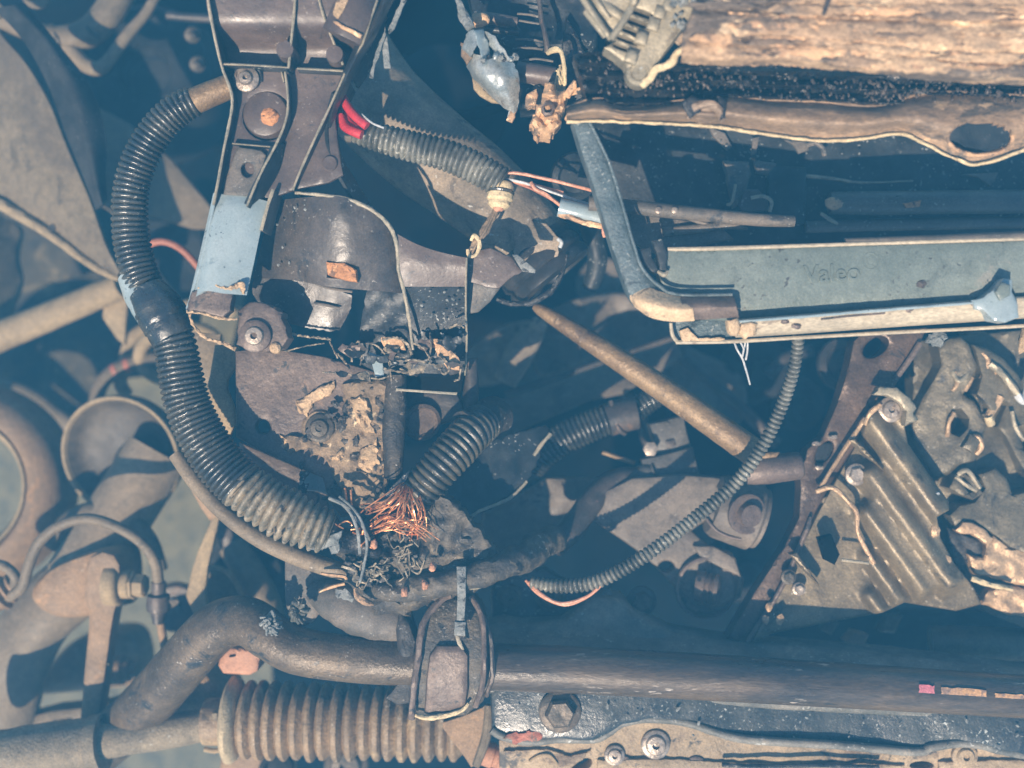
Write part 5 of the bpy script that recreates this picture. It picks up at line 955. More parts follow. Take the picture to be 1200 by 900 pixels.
mb = MB(); tube(mb, [(632, -10, 20, 3), (634, 20, 22, 3), (638, 36, 24, 3), (641, 56, 22, 3.5), (640, 62, 20, 3)], seg=9, nz=.15); obj('wire', mb, 'steel_dark', t)
mb = MB(); tube(mb, [(642, 62, 24, 3), (650, 58, 34, 4), (657, 60, 40, 3), (661, 76, 42, 2.6), (662, 92, 40, 2.4), (660, 106, 34, 2)], seg=9, nz=.25, nf=150); obj('bare_wire', mb, 'gasket', t)
mb = MB()
for i in range(12): tube(mb, [(650+R.uniform(-2, 10), 108+R.uniform(-4, 2), 34), (655+R.uniform(-3, 6), 94+R.uniform(-6, 6), 42+R.uniform(-6, 4)), (654+R.uniform(-3, 8), 80+R.uniform(-4, 8), 38)], R.uniform(.7, 1.6), seg=6, n=4)
tag(obj('frayed_fibres', mb, 'gasket', t), kind='stuff')
mb = MB(); plate(mb, [(664, 20), (676, 40), (690, 70), (690, 110), (668, 124), (650, 100), (658, 60)], -4, 20, res=7, bev=4, nz=5, nf=.06, jag=2); obj('scorched_side', mb, 'char', t)
t = T('burnt_mount', 'cream burnt lump of mount at the left end of the lower beam', 'mount', (645, 130, 40))
mb = MB(); plate(mb, [(640, 97), (650, 95), (652, 104), (662, 106), (664, 120), (656, 140), (652, 152), (642, 160), (630, 160), (622, 150), (626, 132), (634, 116)], lambda x, y: 64, 34, res=2.8, bev=6, jag=4, nz=11, nf=.10, seed=4); obj('core', mb, 'burnt_cream', t)
mb = MB(); lathe(mb, (642, 129, 66), (0, 0, 1), [(0, 8), (6, 7.5), (7, 5), (-4, 4), (-6, 0)], 16, nz=.3); obj('hole_collar', mb, 'steel_brown', t)
mb = MB(); plate(mb, [(618, 110), (628, 104), (631, 112), (627, 126), (618, 128), (615, 118)], 40, 8, res=5, bev=2, jag=2, nz=2); obj('flake', mb, 'burnt_cream', t)
mb = MB(); plate(mb, [(668, 126), (676, 126), (672, 136), (666, 144), (662, 138)], 76, 8, res=5, bev=2, jag=2, nz=3); obj('flake', mb, 'burnt_cream', t)
mb = MB(); tube(mb, [(664, 112, 60, 4), (670, 104, 70, 5), (674, 94, 76, 2)], seg=8, nz=.4, nf=120); tube(mb, [(668, 110, 60, 2), (680, 106, 74, 4), (688, 108, 76, 2)], seg=8, nz=.4, nf=120); obj('spike', mb, 'burnt_cream', t)
# ================================================================== FINNED HOUSING
t = T('finned_housing', 'grey finned alloy housing with slots and an eye at its lower tip', 'housing', (740, 40, 150))
slots = [((752, 20), 17, 4), ((746, 31), 16, 3.6), ((740, 41), 15, 3.4), ((734, 51), 14, 3), ((728, 60), 11, 2.6)]
holes = []
for (cx, cy), a, b in slots: holes.append([(cx+a*math.copysign(abs(cos(q))**.7, cos(q))*cos(.36)-b*sin(q)*sin(.36), cy-4+a*math.copysign(abs(cos(q))**.7, cos(q))*sin(.36)+b*sin(q)*cos(.36)) for q in [2*pi*i/16 for i in range(16)]])
mb = MB(); plate(mb, [(674, -40), (690, -6), (708, 26), (722, 48), (708, 56), (722, 66), (732, 74), (736, 84), (750, 94), (764, 84), (784, 56), (806, 26), (832, -6), (842, -40)], lambda x, y: 150-.15*(y-40), 26, holes=holes, res=8, bev=3, nz=1.5); obj('casting', mb, 'fin_alloy', t)
mb = MB(); plate(mb, [(700, 0), (830, -20), (800, 40), (760, 84), (712, 56)], 116, 10, res=16); obj('inner_wall', mb, 'shade_black', t)
for (x0, y0, x1, y1, hh, r) in ((671, -20, 716, 46, 158, 4), (716, 46, 742, 6, 162, 4.4), (742, 6, 748, -20, 164, 5), (690, -14, 714, 22, 156, 3.4)):
    mb = MB(); tube(mb, [(x0, y0, hh), ((x0+x1)/2, (y0+y1)/2+1, hh+2), (x1, y1, hh)], r, seg=10, nz=.1); obj('rib', mb, 'fin_alloy', t)
for (x0, y0, w_, a) in ((688, 12, 46, .9), (700, 0, 50, .62)):
    mb = MB(); tube(mb, [(x0, y0, 152), (x0+w_*cos(a)*.5, y0+w_*sin(a)*.5, 156), (x0+w_*cos(a)*.8, y0+w_*sin(a)*.8, 152)], 6, seg=12, flat=.7); obj('fin', mb, 'fin_alloy', t)
for k, (cx, cy) in enumerate(((766, 28), (774, 14), (752, 44), (740, 66), (784, 6))):
    mb = MB(); box(mb, (cx, cy, 158), (14, 15, 10), 18, 3); obj('lug', mb, 'fin_alloy', t)
mb = MB(); lathe(mb, (747, 90, 128), (0, 0, 1), [(0, 16), (16, 15), (19, 12), (19, 10), (17, 9), (19, 8), (19, 0)], 26); obj('eye', mb, 'fin_alloy', t)
mb = MB(); tube(mb, [(752, 100, 140, 5), (762, 92, 146, 4.5), (768, 82, 150, 4.5), (778, 78, 152, 4), (788, 72, 154, 5), (794, 62, 156, 4), (812, 52, 160, 3.4), (818, 40, 164, 3), (834, 34, 168, 2.4), (846, 26, 170, 2)], seg=9, nz=.3, nf=120); obj('gasket_bead', mb, 'gasket', t)
mb = MB(); plate(mb, [(818, 14), (824, 12), (822, 22), (808, 38), (796, 52), (792, 48), (800, 36)], 172, 6, res=5, bev=2, jag=1.5, nz=2); obj('splintered_edge', mb, 'burnt_beam', t)
mb = MB()
for i in range(30): blob(mb, (786+R.random()*52, -8+R.random()*44, 158), R.uniform(2, 6), (R.uniform(.7, 1.5), R.uniform(.7, 1.5), .7), .6, 2.2, i, 9, R.random()*3)
tag(obj('melted_lumps', mb, 'ash_grey', t), kind='stuff')
# ================================================================== BURNT BEAM
t = T('bumper_beam', 'burnt peeling cream beam along the top right edge', 'beam', (1010, 40, 180))
def beam_h(x, y, ):
    return 0
rows = []
for (yy, hh) in ((-60, 190), (-20, 194), (6, 193), (16, 191), (24, 195), (40, 196), (46, 193), (54, 192), (62, 195), (70, 192), (78, 176)):
    rows.append([(798+max(0, 26-yy*.5)*.8, yy-4, hh-8), (850, yy-2+3*sin(yy), hh), (900, yy-2, hh), (960, yy+1+.02*yy, hh+2), (1020, yy+4+.05*yy, hh), (1090, yy+7+.12*yy, hh+2), (1160, yy+8+.16*yy, hh), (1260, yy+9+.18*yy, hh)])
mb = MB(); loft(mb, rows, 5, 14, 4, nz=4.5, nf=.06, jag=2.5); bm = obj('face', mb, 'burnt_beam', t)
for i in range(26):
    x = 815+R.random()*380; y = R.choice([-2, 8, 20, 30, 44, 54, 64])+R.uniform(-4, 4)+(x-850)*.045; L = R.uniform(24, 80); hh = R.uniform(4, 9)
    if y > 72+(x-850)*.06: y -= 10
    P = [(x-L, y), (x-L*.6, y-hh*.7), (x-L*.1, y-hh), (x+L*.5, y-hh*.6), (x+L, y), (x+L*.6, y+hh*.6), (x, y+hh), (x-L*.6, y+hh*.5)]
    mb = MB(); plate(mb, P, 194+R.uniform(2, 4), 3, res=6, bev=1.5, jag=4, nz=1.4, nf=.06, seed=i); obj('peeling_layer', mb, ['burnt_beam', 'burnt_cream', 'burnt_beam', 'burnt_lip'][i % 4], t)
for yy in (-3, 12, 25, 38, 47, 58):
    x = 836+R.random()*30
    while x < 1210:
        L = R.uniform(40, 150); mb = MB()
        tube(mb, [(x+L*q, yy+4+(x+L*q-850)*(.02+yy*.0005)+R.uniform(-1, 1), 195.2) for q in (0, .3, .6, 1)], R.uniform(.9, 2.0), seg=6, n=14, nz=1., nf=300); obj('crease', mb, R.choice(('burnt_cream', 'burnt_beam', 'burnt_cream')), t)
        x += L+R.uniform(6, 40)
mb = MB(); tube(mb, [(830, 70, 178), (880, 74, 174), (930, 75, 174), (965, 78, 174), (1000, 77, 176), (1060, 84, 178), (1130, 92, 176), (1250, 100, 172)], 2.4, seg=7, n=24, nz=1., nf=260); obj('peeling_edge', mb, 'burnt_cream', t)
mb = MB(); plate(mb, [(972, -12), (978, -10), (968, 16), (963, 18)], 208, 3, res=6, bev=1); obj('score_mark', mb, 'steel_dark', t)
t = T('charred_foam', 'crusty black charred strip between the two burnt beams', 'foam', (950, 100, 100))
mb = MB(); plate(mb, [(672, 64), (700, 60), (720, 64), (740, 90), (780, 84), (800, 66), (880, 74), (1000, 78), (1100, 94), (1250, 102), (1250, 132), (1040, 126), (1000, 122), (860, 114), (800, 126), (740, 130), (690, 124)], lambda x, y: 112+10*sin((y-(x-800)*.05)*.42), 30, res=6, bev=3, nz=9, nf=.11, seed=2); obj('crust', mb, 'char', t)
mb = MB()
for i in range(330):
    x = 690+R.random()*520; y = 92+(x-690)*.035+R.choice([-6, 0, 7, 14])+R.uniform(-3, 3)
    if x < 760: y = 66+R.random()*58
    blob(mb, (x, y, 116+R.uniform(0, 8)), R.uniform(1, 2.8), (R.uniform(.6, 1), R.uniform(1, 1.8), .8), .5, 2., i, 7, R.uniform(-.5, .5))
tag(obj('char_beads', mb, 'steel_dark', t), kind='stuff')
t = T('lower_beam', 'brown scorched lower beam lip with an oval hole at right', 'beam', (950, 145, 100))
hole = lambda x, y: ((x-1149)/37)**2+((y-161)/20)**2 < 1
up = [(664, 126), (700, 116), (730, 126), (760, 124), (800, 118), (830, 120), (855, 112), (900, 117), (960, 119), (1010, 124), (1040, 122), (1070, 112), (1110, 108), (1160, 110), (1260, 114)]
lo = [(664, 142), (700, 141), (730, 142), (760, 143), (800, 145), (840, 148), (868, 152), (910, 158), (960, 164), (1010, 162), (1055, 156), (1085, 168), (1118, 184), (1156, 190), (1260, 150)]
mid = [[(u[0]*(1-f)+l[0]*f, u[1]*(1-f)+l[1]*f, hh) for u, l in zip(up, lo)] for f, hh in ((0, 112), (.22, 128), (.55, 134), (.8, 120), (1, 112))]
mb = MB(); loft(mb, mid, 5, 14, 9, nz=2, nf=.05, cut=hole); obj('lip_sheet', mb, 'burnt_lip', t)
mb = MB(); tube(mb, [(x, y+1, 118) for x, y in lo], 1.7, seg=8, nz=.7, nf=170); obj('bottom_rim', mb, 'gasket', t)
mb = MB(); tube(mb, [(x, y, 114) for x, y in up], 1.9, seg=8, nz=.4, nf=120); obj('top_rim', mb, 'burnt_lip', t)
mb = MB(); P = [(1149+38*cos(a), 161+21*sin(a), 126) for a in [2*pi*i/20 for i in range(21)]]; tube(mb, P, 2.2, seg=8, nz=.3, nf=120); obj('hole_rim', mb, 'burnt_cream', t)
mb = MB(); plate(mb, [(1116, 166), (1140, 174), (1170, 180), (1186, 172), (1180, 184), (1150, 190), (1124, 182)], 100, 6, res=6, bev=2, jag=2, nz=3); obj('torn_inner_web', mb, 'char', t)
mb = MB(); lathe(mb, (830, 134, 120), (.1, .9, .5), [(0, 16), (4, 18), (8, 14), (8, 0)], 20, nz=.2); tube(mb, [(806, 138, 130, 4), (814, 126, 136, 5), (830, 121, 140, 5), (842, 128, 138, 5), (846, 142, 130, 4)], seg=9, nz=.3); obj('curled_tongue', mb, 'burnt_lip', t)
mb = MB(); plate(mb, [(798, 118), (812, 112), (824, 118), (820, 132), (808, 138)], 138, 5, res=5, bev=1.5, jag=2, nz=3); plate(mb, [(840, 112), (852, 116), (850, 138), (844, 140)], 138, 5, res=5, bev=1.5, jag=2, nz=3); obj('dark_scab', mb, 'char', t)
# ================================================================== RADIATOR, FRAME, RAILS
level(-128)
t = T('radiator_shroud', 'black dusty radiator shroud in the shade under the burnt beam', 'shroud', (950, 220, 20))
mb = MB(); plate(mb, [(684, 140), (1260, 130), (1260, 296), (1000, 300), (780, 300), (760, 290), (720, 240)], lambda x, y: 16-.12*(y-220), 20, res=18, bev=3, nz=3, nf=.02); obj('back', mb, 'black_plastic', t)
mb = MB(); tube(mb, [(972, 238, 36, 13), (1030, 238, 38, 14), (1110, 237, 38, 14), (1260, 236, 38, 14)], seg=24); rl = obj('round_rail', mb, 'connector_grey', t)
mb = MB(); blob(mb, (978, 238, 46), 9, (1.3, .9, .6), .3, seed=3); obj('scorched_tip', mb, 'burnt_cream', rl)
mb = MB(); box(mb, (1061, 235, 52), (36, 12, 10), 0, 1.5); obj('notch', mb, 'shade_black', rl)
mb = MB(); plate(mb, [(1058, 238), (1080, 235), (1078, 242), (1062, 244)], 55, 3, res=4, bev=1, jag=1); obj('rust_chip', mb, 'orange_rust', rl)
mb = MB(); tube(mb, [(944, 266, 30, 7), (1020, 264, 32, 7), (1120, 262, 32, 7), (1260, 259, 32, 7)], seg=16); obj('lower_rail', mb, 'connector_grey', t)
mb = MB(); tube(mb, [(944, 206, 26, 2.4), (980, 210, 28, 2), (1010, 214, 28, 1.4), (1070, 212, 26, 1)], seg=7, nz=.3); tube(mb, [(962, 250, 46, 2), (974, 258, 46, 2.4), (982, 262, 44, 1.6)], seg=7); obj('pale_sliver', mb, 'worn_edge', t)
mb = MB(); box(mb, (922, 228, 44), (44, 66, 14), 2, 3); bk = obj('side_block', mb, 'black_plastic', t)
mb = MB(); plate(mb, [(848, 188), (878, 190), (880, 204), (870, 236), (860, 244), (854, 216)], 40, 12, res=7, bev=2, nz=2, jag=1); plate(mb, [(884, 188), (910, 191), (906, 206), (886, 202)], 42, 8, res=6, bev=2); obj('latch', mb, 'dusty_plastic', bk)
mb = MB(); plate(mb, [(872, 222), (888, 222), (898, 232), (902, 246), (870, 248), (866, 240)], 50, 6, res=5, bev=1.5, nz=1, jag=1); obj('latch_tongue', mb, 'brown_plastic', bk)
mb = MB(); tube(mb, [(880, 232, 56), (894, 230, 58), (904, 236, 56), (902, 248, 52)], 2.2, seg=7); tube(mb, [(862, 216, 54), (858, 236, 54), (852, 240, 50)], 1.8, seg=7); obj('clip_wire', mb, 'worn_edge', bk)
mb = MB(); plate(mb, [(830, 148), (850, 156), (858, 172), (852, 176), (836, 160)], 30, 5, res=6, bev=1); plate(mb, [(882, 162), (890, 160), (886, 180), (880, 182)], 30, 5, res=6, bev=1); plate(mb, [(920, 164), (946, 166), (948, 176), (936, 180), (930, 170)], 40, 5, res=6, bev=1); plate(mb, [(1126, 204), (1170, 202), (1166, 212), (1160, 218), (1146, 208)], 34, 5, res=6, bev=1); obj('moulded_tab', mb, 'dusty_plastic', t)
mb = MB(); tube(mb, [(946, 170, 44), (956, 168, 48), (964, 174, 48), (966, 182, 44)], 3, seg=9); obj('moulded_hook', mb, 'dusty_plastic', t)
mb = MB()
for i in range(70):
    blob(mb, (760+R.random()*440, 150+R.random()*118, 34+R.random()*3), R.uniform(.6, 1.6), (R.uniform(.8, 1.6), 1, .6), .4, seed=i, seg=7)
tag(obj('grit', mb, 'ash_grey', t), kind='stuff')
level(14)
t = T('coolant_pipe', 'dusty brown pipe crossing behind the teal frame bar', 'pipe', (780, 250, 30))
mb = MB(); tube(mb, [(690, 238, 42, 9), (720, 240, 42, 8.5), (770, 246, 40, 8.5), (830, 252, 38, 8), (880, 257, 36, 7.6), (930, 260, 32, 7.2)], seg=18, nz=.03); obj('upper_pipe', mb, 'dusty_plastic', t)
mb = MB(); tube(mb, [(655, 243, 30, 11), (680, 249, 30, 11), (715, 258, 28, 10)], seg=18); obj('tube_stub', mb, 'sky_plastic', t)
mb = MB(); tube(mb, [(655, 250, 34, 3.4), (672, 256, 36, 3.6), (692, 262, 36, 3.6), (712, 268, 32, 3)], seg=8, nz=.5, nf=140); obj('scorched_underside', mb, 'burnt_cream', t)
mb = MB(); tube(mb, [(776, 272, 26, 6), (820, 268, 28, 6), (850, 264, 28, 5), (876, 268, 26, 2)], seg=12); tube(mb, [(806, 256, 30, 2), (826, 262, 30, 3), (832, 264, 28, 2)], seg=8); obj('lower_pipe', mb, 'dusty_plastic', t)
for px in (771, 790):
    mb = MB(); lathe(mb, (px, 247, 46), (0, 0, 1), [(0, 4.4), (4, 4), (5, 2), (5, 0)], 14); obj('rivet', mb, 'bolt_steel', t)
mb = MB(); tube(mb, [(707, 262, 40, 2), (708, 272, 42, 3), (708, 278, 40, 1.6)], seg=7, nz=.3); obj('drip', mb, 'pink_wire', t)
mb = MB(); plate(mb, [(735, 250), (786, 256), (840, 262), (860, 280), (800, 292), (756, 296), (742, 282)], 24, 5, res=9, bev=1.5, nz=1.5); obj('support_web', mb, 'dusty_plastic', t)
level(0)
t = T('front_carrier', 'bent teal-grey frame bar with a burnt beige corner', 'frame', (730, 260, 80))
mb = MB(); plate(mb, [(670, 142), (692, 140), (702, 164), (716, 196), (730, 240), (742, 284), (750, 308), (758, 322), (770, 333), (788, 342), (760, 366), (744, 356), (735, 342), (724, 312), (708, 262), (692, 210), (680, 176)], lambda x, y: 104-.06*(y-250)-.012*(x-712-(y-240)*.33)**2, 26, res=8, bev=4, nz=1.2); obj('upright', mb, 'frame_teal', t)
mb = MB(); tube(mb, [(690, 142, 108, 1.8), (716, 196, 106, 1.8), (742, 284, 102, 1.8), (754, 316, 100, 2), (774, 336, 98, 2.2), (796, 345, 98, 2), (858, 345, 98, 1.8)], seg=8, nz=.2, nf=140); obj('worn_edge', mb, 'frame_teal', t)
mb = MB(); loft(mb, [[(746, 330, 90), (764, 338, 96), (788, 346, 96), (810, 349, 94)], [(738, 348, 96), (756, 356, 110), (786, 362, 112), (812, 362, 110)], [(744, 360, 84), (762, 372, 98), (788, 377, 100), (814, 376, 98)]], 14, 6, 6, nz=1.5); obj('burnt_corner', mb, 'frame_burnt', t)
mb = MB(); loft(mb, [[(796, 346, 94), (830, 346, 94), (860, 346, 94)], [(800, 360, 108), (832, 360, 108), (863, 360, 106)], [(802, 376, 96), (834, 374, 96), (866, 372, 94)]], 12, 5, 5, nz=2, nf=.09, jag=1.5); obj('scorched_foot', mb, 'steel_brown', t)
mb = MB(); plate(mb, [(744, 292), (762, 290), (764, 302), (772, 316), (768, 322), (756, 314), (748, 302)], 92, 10, res=6, bev=2, jag=1); plate(mb, [(764, 282), (776, 280), (782, 296), (781, 320), (774, 322), (770, 300)], 92, 10, res=6, bev=2, jag=1); obj('broken_clip', mb, 'black_plastic', t)
mb = MB(); tube(mb, [(771, 318, 92, 2), (778, 322, 94, 3), (782, 318, 92, 2)], seg=8); obj('clip_bead', mb, 'worn_edge', t)
t = T('radiator_tank', 'long smooth grey-green radiator tank with raised maker mark and pale lower lip', 'radiator', (1000, 330, 60))
mb = MB(); plate(mb, [(770, 300), (784, 292), (1000, 287), (1260, 279), (1260, 345), (1180, 349), (866, 377), (800, 372), (776, 340)], lambda x, y: 84-.0022*(y-318)**2-.05*(y-318), 30, res=14, bev=3, nz=.5, nf=.01); tk = obj('tank_face', mb, 'radiator_grey', t)
mb = MB(); tube(mb, [(782, 292, 82, 2.4), (842, 291, 84, 2.6), (1000, 286, 84, 2.2), (1260, 278, 84, 2.2)], seg=8); obj('top_bead', mb, 'lip_cream', t)
mb = MB(); tube(mb, [(990, 285, 78, 6), (1100, 281, 80, 6), (1260, 275, 80, 6)], seg=10); obj('top_shoulder', mb, 'dusty_plastic', t)
letters('Valeo', 975, 321, 84.2, 29, 'radiator_grey', tk, 1.1, -3, bold=.15)
mb = MB(); P = [(1020+9.5*cos(a), 306+9.5*sin(a), 83.6) for a in [2*pi*i/24 for i in range(25)]]; tube(mb, P, 1.0, seg=6, n=2); P = [(1020+4.6*cos(a), 306+4.6*sin(a), 83.6) for a in [.6+4.6*i/14 for i in range(15)]]; tube(mb, P, .9, seg=6, n=2); obj('raised_emblem', mb, 'radiator_grey', tk)
mb = MB(); blob(mb, (1080, 333, 83), 6, (1, .8, .3), .5, 2, 3, 12); obj('scar', mb, 'steel_dark', tk)
mb = MB(); loft(mb, [[(862, 374, 88), (930, 369, 88), (1040, 360, 88), (1160, 350, 88), (1260, 342, 88)], [(862, 379, 92), (930, 374, 92), (1040, 365, 92), (1160, 355, 92), (1260, 347, 92)], [(862, 393, 84), (930, 389, 84), (1040, 381, 84), (1160, 373, 84), (1260, 366, 84)], [(862, 396, 60), (930, 392, 60), (1040, 384, 60), (1160, 376, 60), (1260, 369, 60)]], 4, 6, 4, nz=1, nf=.06); obj('lower_lip', mb, 'lip_cream', t)
mb = MB(); tube(mb, [(864, 377, 93, 1.6), (930, 372, 94, 1.8), (1040, 363, 94, 1.8), (1140, 355, 94, 1.6)], seg=7, nz=.4, nf=200); obj('chipped_edge', mb, 'sky_plastic', t)
mb = MB(); tube(mb, [(792, 401, 66, 2.6), (860, 400, 66, 2.4), (930, 396, 66, 2.2), (1040, 390, 66, 2.2), (1160, 384, 66, 2.2), (1260, 378, 66, 2.2)], seg=8); tube(mb, [(786, 378, 78, 2), (788, 392, 72, 2.4), (794, 401, 66, 2.4)], seg=8); obj('bottom_strip', mb, 'lip_cream', t)
mb = MB(); plate(mb, [(786, 376), (864, 372), (866, 398), (800, 402), (790, 394)], 62, 14, res=9, bev=3, nz=2, nf=.06); obj('corner_box', mb, 'frame_teal', t)
mb = MB(); plate(mb, [(796, 388), (806, 384), (818, 396), (850, 396), (850, 400), (800, 402)], 68, 4, res=5, bev=1.5, jag=1.5, nz=2); obj('scorch_flake', mb, 'frame_burnt', t)
mb = MB(); plate(mb, [(852, 376), (864, 372), (868, 384), (864, 394), (854, 390)], 98, 12, res=5, bev=3, nz=3, jag=1.5); plate(mb, [(868, 380), (880, 376), (888, 380), (886, 392), (874, 398), (866, 390)], 96, 10, res=5, bev=3, nz=3, jag=1.5); obj('melted_knob', mb, 'frame_burnt', t)
for px, py in ((920, 376), (933, 382), (1065, 363), (1140, 355)):
    mb = MB(); blob(mb, (px, py, 91), 4, (1.4, .8, .6), .5, 2, px, 10); obj('pitted_spot', mb, 'steel_brown', t)
mb = MB(); tube(mb, [(962, 374, 92), (1000, 370, 92.5), (1037, 367, 92)], 1.2, seg=6); obj('score_line', mb, 'steel_brown', t)
mb = MB(); plate(mb, [(1138, 352), (1152, 348), (1168, 336), (1176, 326), (1186, 328), (1186, 342), (1192, 354), (1194, 372), (1178, 378), (1164, 376), (1152, 364), (1142, 362)], lambda x, y: 106-.3*abs(x-1170), 18, res=6, bev=3, nz=1.2, jag=.8); cl = obj('retaining_clip', mb, 'sky_plastic', t)
mb = MB(); plate(mb, [(1166, 342), (1174, 330), (1184, 334), (1184, 346), (1172, 352)], 112, 5, res=5, bev=2); obj('clip_tongue', mb, 'radiator_grey', cl)
t = T('frayed_string', 'frayed white strings hanging from the grey panel lip', 'string', (875, 420, 60))
for P in ([(859, 398, 64), (864, 410, 60), (870, 420, 58), (875, 436, 56), (879, 451, 54)], [(874, 398, 64), (872, 408, 60), (870, 418, 58)], [(876, 399, 64), (876, 410, 60), (874, 422, 58)], [(862, 398, 66), (868, 402, 64), (872, 410, 62)]):
    mb = MB(); tube(mb, P, 1.1, seg=6, nz=.3); obj('strand', mb, 'string_white', t)
mb = MB(); blob(mb, (1098, 396, 20), 11, (1, .9, .7), .5, 2.2, 5, 14); one('burnt_nut', 'small pale burnt nut under the grey panel lip at right', 'nut', mb, 'ash_grey')
mb = MB(); blob(mb, (1204, 398, 20), 12, (.8, 1.3, .8), .5, 2.2, 8, 14); one('pale_lump', 'pale rough lump cut by the right edge below the clip', 'lump', mb, 'pale_crust')
# ================================================================== ENGINE, RIGHT
level(66)
t = T('flange_plate', 'long brown diagonal flange plate with oval holes left of the ribbed cover', 'flange', (980, 570, -170))
mb = MB(); plate(mb, [(1000, 400), (1012, 388), (1086, 384), (1074, 412), (1056, 436), (1050, 450), (1030, 474), (1000, 526), (978, 560), (956, 600), (944, 624), (916, 690), (874, 756), (852, 748), (884, 694), (920, 640), (936, 606), (938, 574), (936, 548), (946, 526), (964, 512), (982, 470), (994, 430)], lambda x, y: -150-.03*(y-400), 26, holes=[ell(1026, 407, 17, 10, 18, -.6), ell(966, 530, 8, 15, 18, .6)], res=9, bev=3, nz=1.5); obj('plate', mb, 'flange_brown', t)
mb = MB(); tube(mb, [(1078, 402, -146), (1064, 424, -146), (1048, 446, -148)], 3.5, seg=9); obj('raised_edge', mb, 'steel_brown', t)
mb = MB(); tube(mb, [(950, 606, -150, 2), (944, 624, -150, 3), (916, 688, -152, 3), (876, 752, -156, 3)], seg=9); obj('raised_edge', mb, 'steel_brown', t)
mb = MB(); lathe(mb, (964, 532, -168), (.3, .1, 1), [(0, 16), (8, 14), (10, 0)], 20); obj('sleeve', mb, 'dark_matte', t)
for px, py in ((956, 520), (976, 512), (960, 548)):
    mb = MB(); blob(mb, (px, py, -148), 4, (1.4, .7, .5), .4, seed=px, seg=10); obj('shiny_chip', mb, 'bolt_steel', t)
t = T('ribbed_cover', 'olive cast engine cover with long diagonal ribs at right', 'cover', (1040, 600, -150))
dx, dy = .59, .81
ridges = [(-26, 12, 26), (4, 15, 32), (42, 16, 34), (74, 10, 22), (-56, 9, 18), (-82, 8, 14)]   # offset across, half width, height
def cover_h(x, y):
    u = (x-1020)*dy-(y-560)*dx; v = (x-1020)*dx+(y-560)*dy
    h = -156
    for k, (c, wd, hh) in enumerate(ridges):
        v0, v1 = ((20, 150), (-14, 164), (-66, 168), (-62, 70), (66, 142), (104, 150))[k]
        e = 1/(1+exp(-(v-v0)/3.))*1/(1+exp((v-v1)/1.6))
        q = abs(u-c)/wd
        h += hh*e*(1-min(1, q/1.6)**2)**1.5
    return h
mb = MB(); plate(mb, [(1028, 470), (1044, 458), (1062, 470), (1068, 496), (1060, 500), (1064, 520), (1086, 552), (1112, 588), (1112, 598), (1098, 606), (1102, 630), (1118, 660), (1142, 690), (1150, 708), (1120, 716), (1060, 706), (1034, 718), (968, 730), (906, 742), (878, 756), (908, 704), (944, 630), (958, 602), (984, 554), (1008, 512)], cover_h, 30, res=3.2, bev=3, nz=.8, nf=.03); obj('casting', mb, 'cast_olive', t)
for P in ([(988, 566), (1006, 586), (1010, 600), (1012, 636), (1008, 640), (1000, 610), (976, 612), (962, 586)], [(952, 632), (968, 636), (976, 672), (962, 668)]):
    mb = MB(); plate(mb, P, -158, 16, res=6, bev=3, nz=1); obj('web', mb, 'cast_olive', t)
for P, r in (([(956, 576, -137), (976, 572, -133), (996, 590, -129), (1004, 602, -129), (1006, 626, -131), (1024, 660, -139)], 3), ([(1014, 498, -133), (1020, 484, -129), (1032, 474, -127)], 3.2), ([(958, 577, -139), (982, 538, -139), (1004, 505, -137), (1014, 490, -135)], 2.6)):
    mb = MB(); tube(mb, P, r, seg=9, nz=.15, nf=100); obj('highlight_tube', mb, 'cast_pink', t)  # paler tubes paint highlights along the ridge edges
for P in ([(996, 516), (1002, 514), (1032, 546), (1036, 552)], [(926, 650), (934, 648), (958, 682), (961, 688)]):
    mb = MB(); plate(mb, P, -128, 18, res=6, bev=2.5); obj('fin', mb, 'cast_olive', t)
bolt(t, 1043, 480, -136, 15, 'bolt_steel', star=True); bolt(t, 1003, 556, -142, 13, 'bolt_steel', rot=.2)
bolt(t, 924, 676, -144, 9, 'bolt_dark', rot=.5); bolt(t, 936, 690, -144, 8, 'bolt_steel')
mb = MB(); plate(mb, [(1024, 462), (1032, 452), (1050, 454), (1066, 466), (1074, 478), (1070, 484), (1076, 492), (1060, 498), (1062, 482), (1046, 466)], -118, 14, res=5, bev=3, jag=2, nz=3); obj('broken_boss', mb, 'fin_alloy', t)
mb = MB(); lathe(mb, (1073, 578, -140), (0, 0, 1), [(0, 8), (1.2, 7.5), (1.4, 0)], 16, nz=.25); obj('green_paint_dot', mb, 'paint_green', t)
mb = MB(); plate(mb, [(958, 630), (974, 626), (984, 650), (978, 662), (966, 656)], -128, 10, res=5, bev=2); lathe(mb, (964, 634, -128), (0, 0, 1), [(0, 6), (6, 5), (7, 0)], 12); obj('dark_hole_patch', mb, 'shade_black', t)  # raised near-black piece paints the dark of a hole
mb = MB(); tube(mb, [(986, 656, -124), (1002, 658, -124), (1018, 660, -126)], 1.8, seg=7); obj('pin', mb, 'worn_edge', t)
mb = MB(); lathe(mb, (1094, 578, -136), (.4, .6, .8), [(0, 4), (5, 5), (6, 3), (6, 0)], 12); obj('stud', mb, 'string_white', t)
for k, (px, py, s_) in enumerate(((1110, 657, 5), (1096, 622, 6), (901, 712, 4), (914, 726, 5), (897, 726, 4))):
    mb = MB(); blob(mb, (px, py, -138), s_, (1, 1.4, .6), .4, 2, k, 10); obj('cast_nub', mb, 'cast_pink', t)
t = T('engine_block', 'grey-olive engine casting with pockets and webs at the right edge', 'engine', (1140, 540, -200))
mb = MB(); plate(mb, [(1070, 400), (1260, 380), (1260, 760), (1150, 716), (1110, 640), (1112, 600), (1070, 540)], -206, 30, res=10, bev=3, nz=9, nf=.025); obj('casting', mb, 'cast_grey', t)
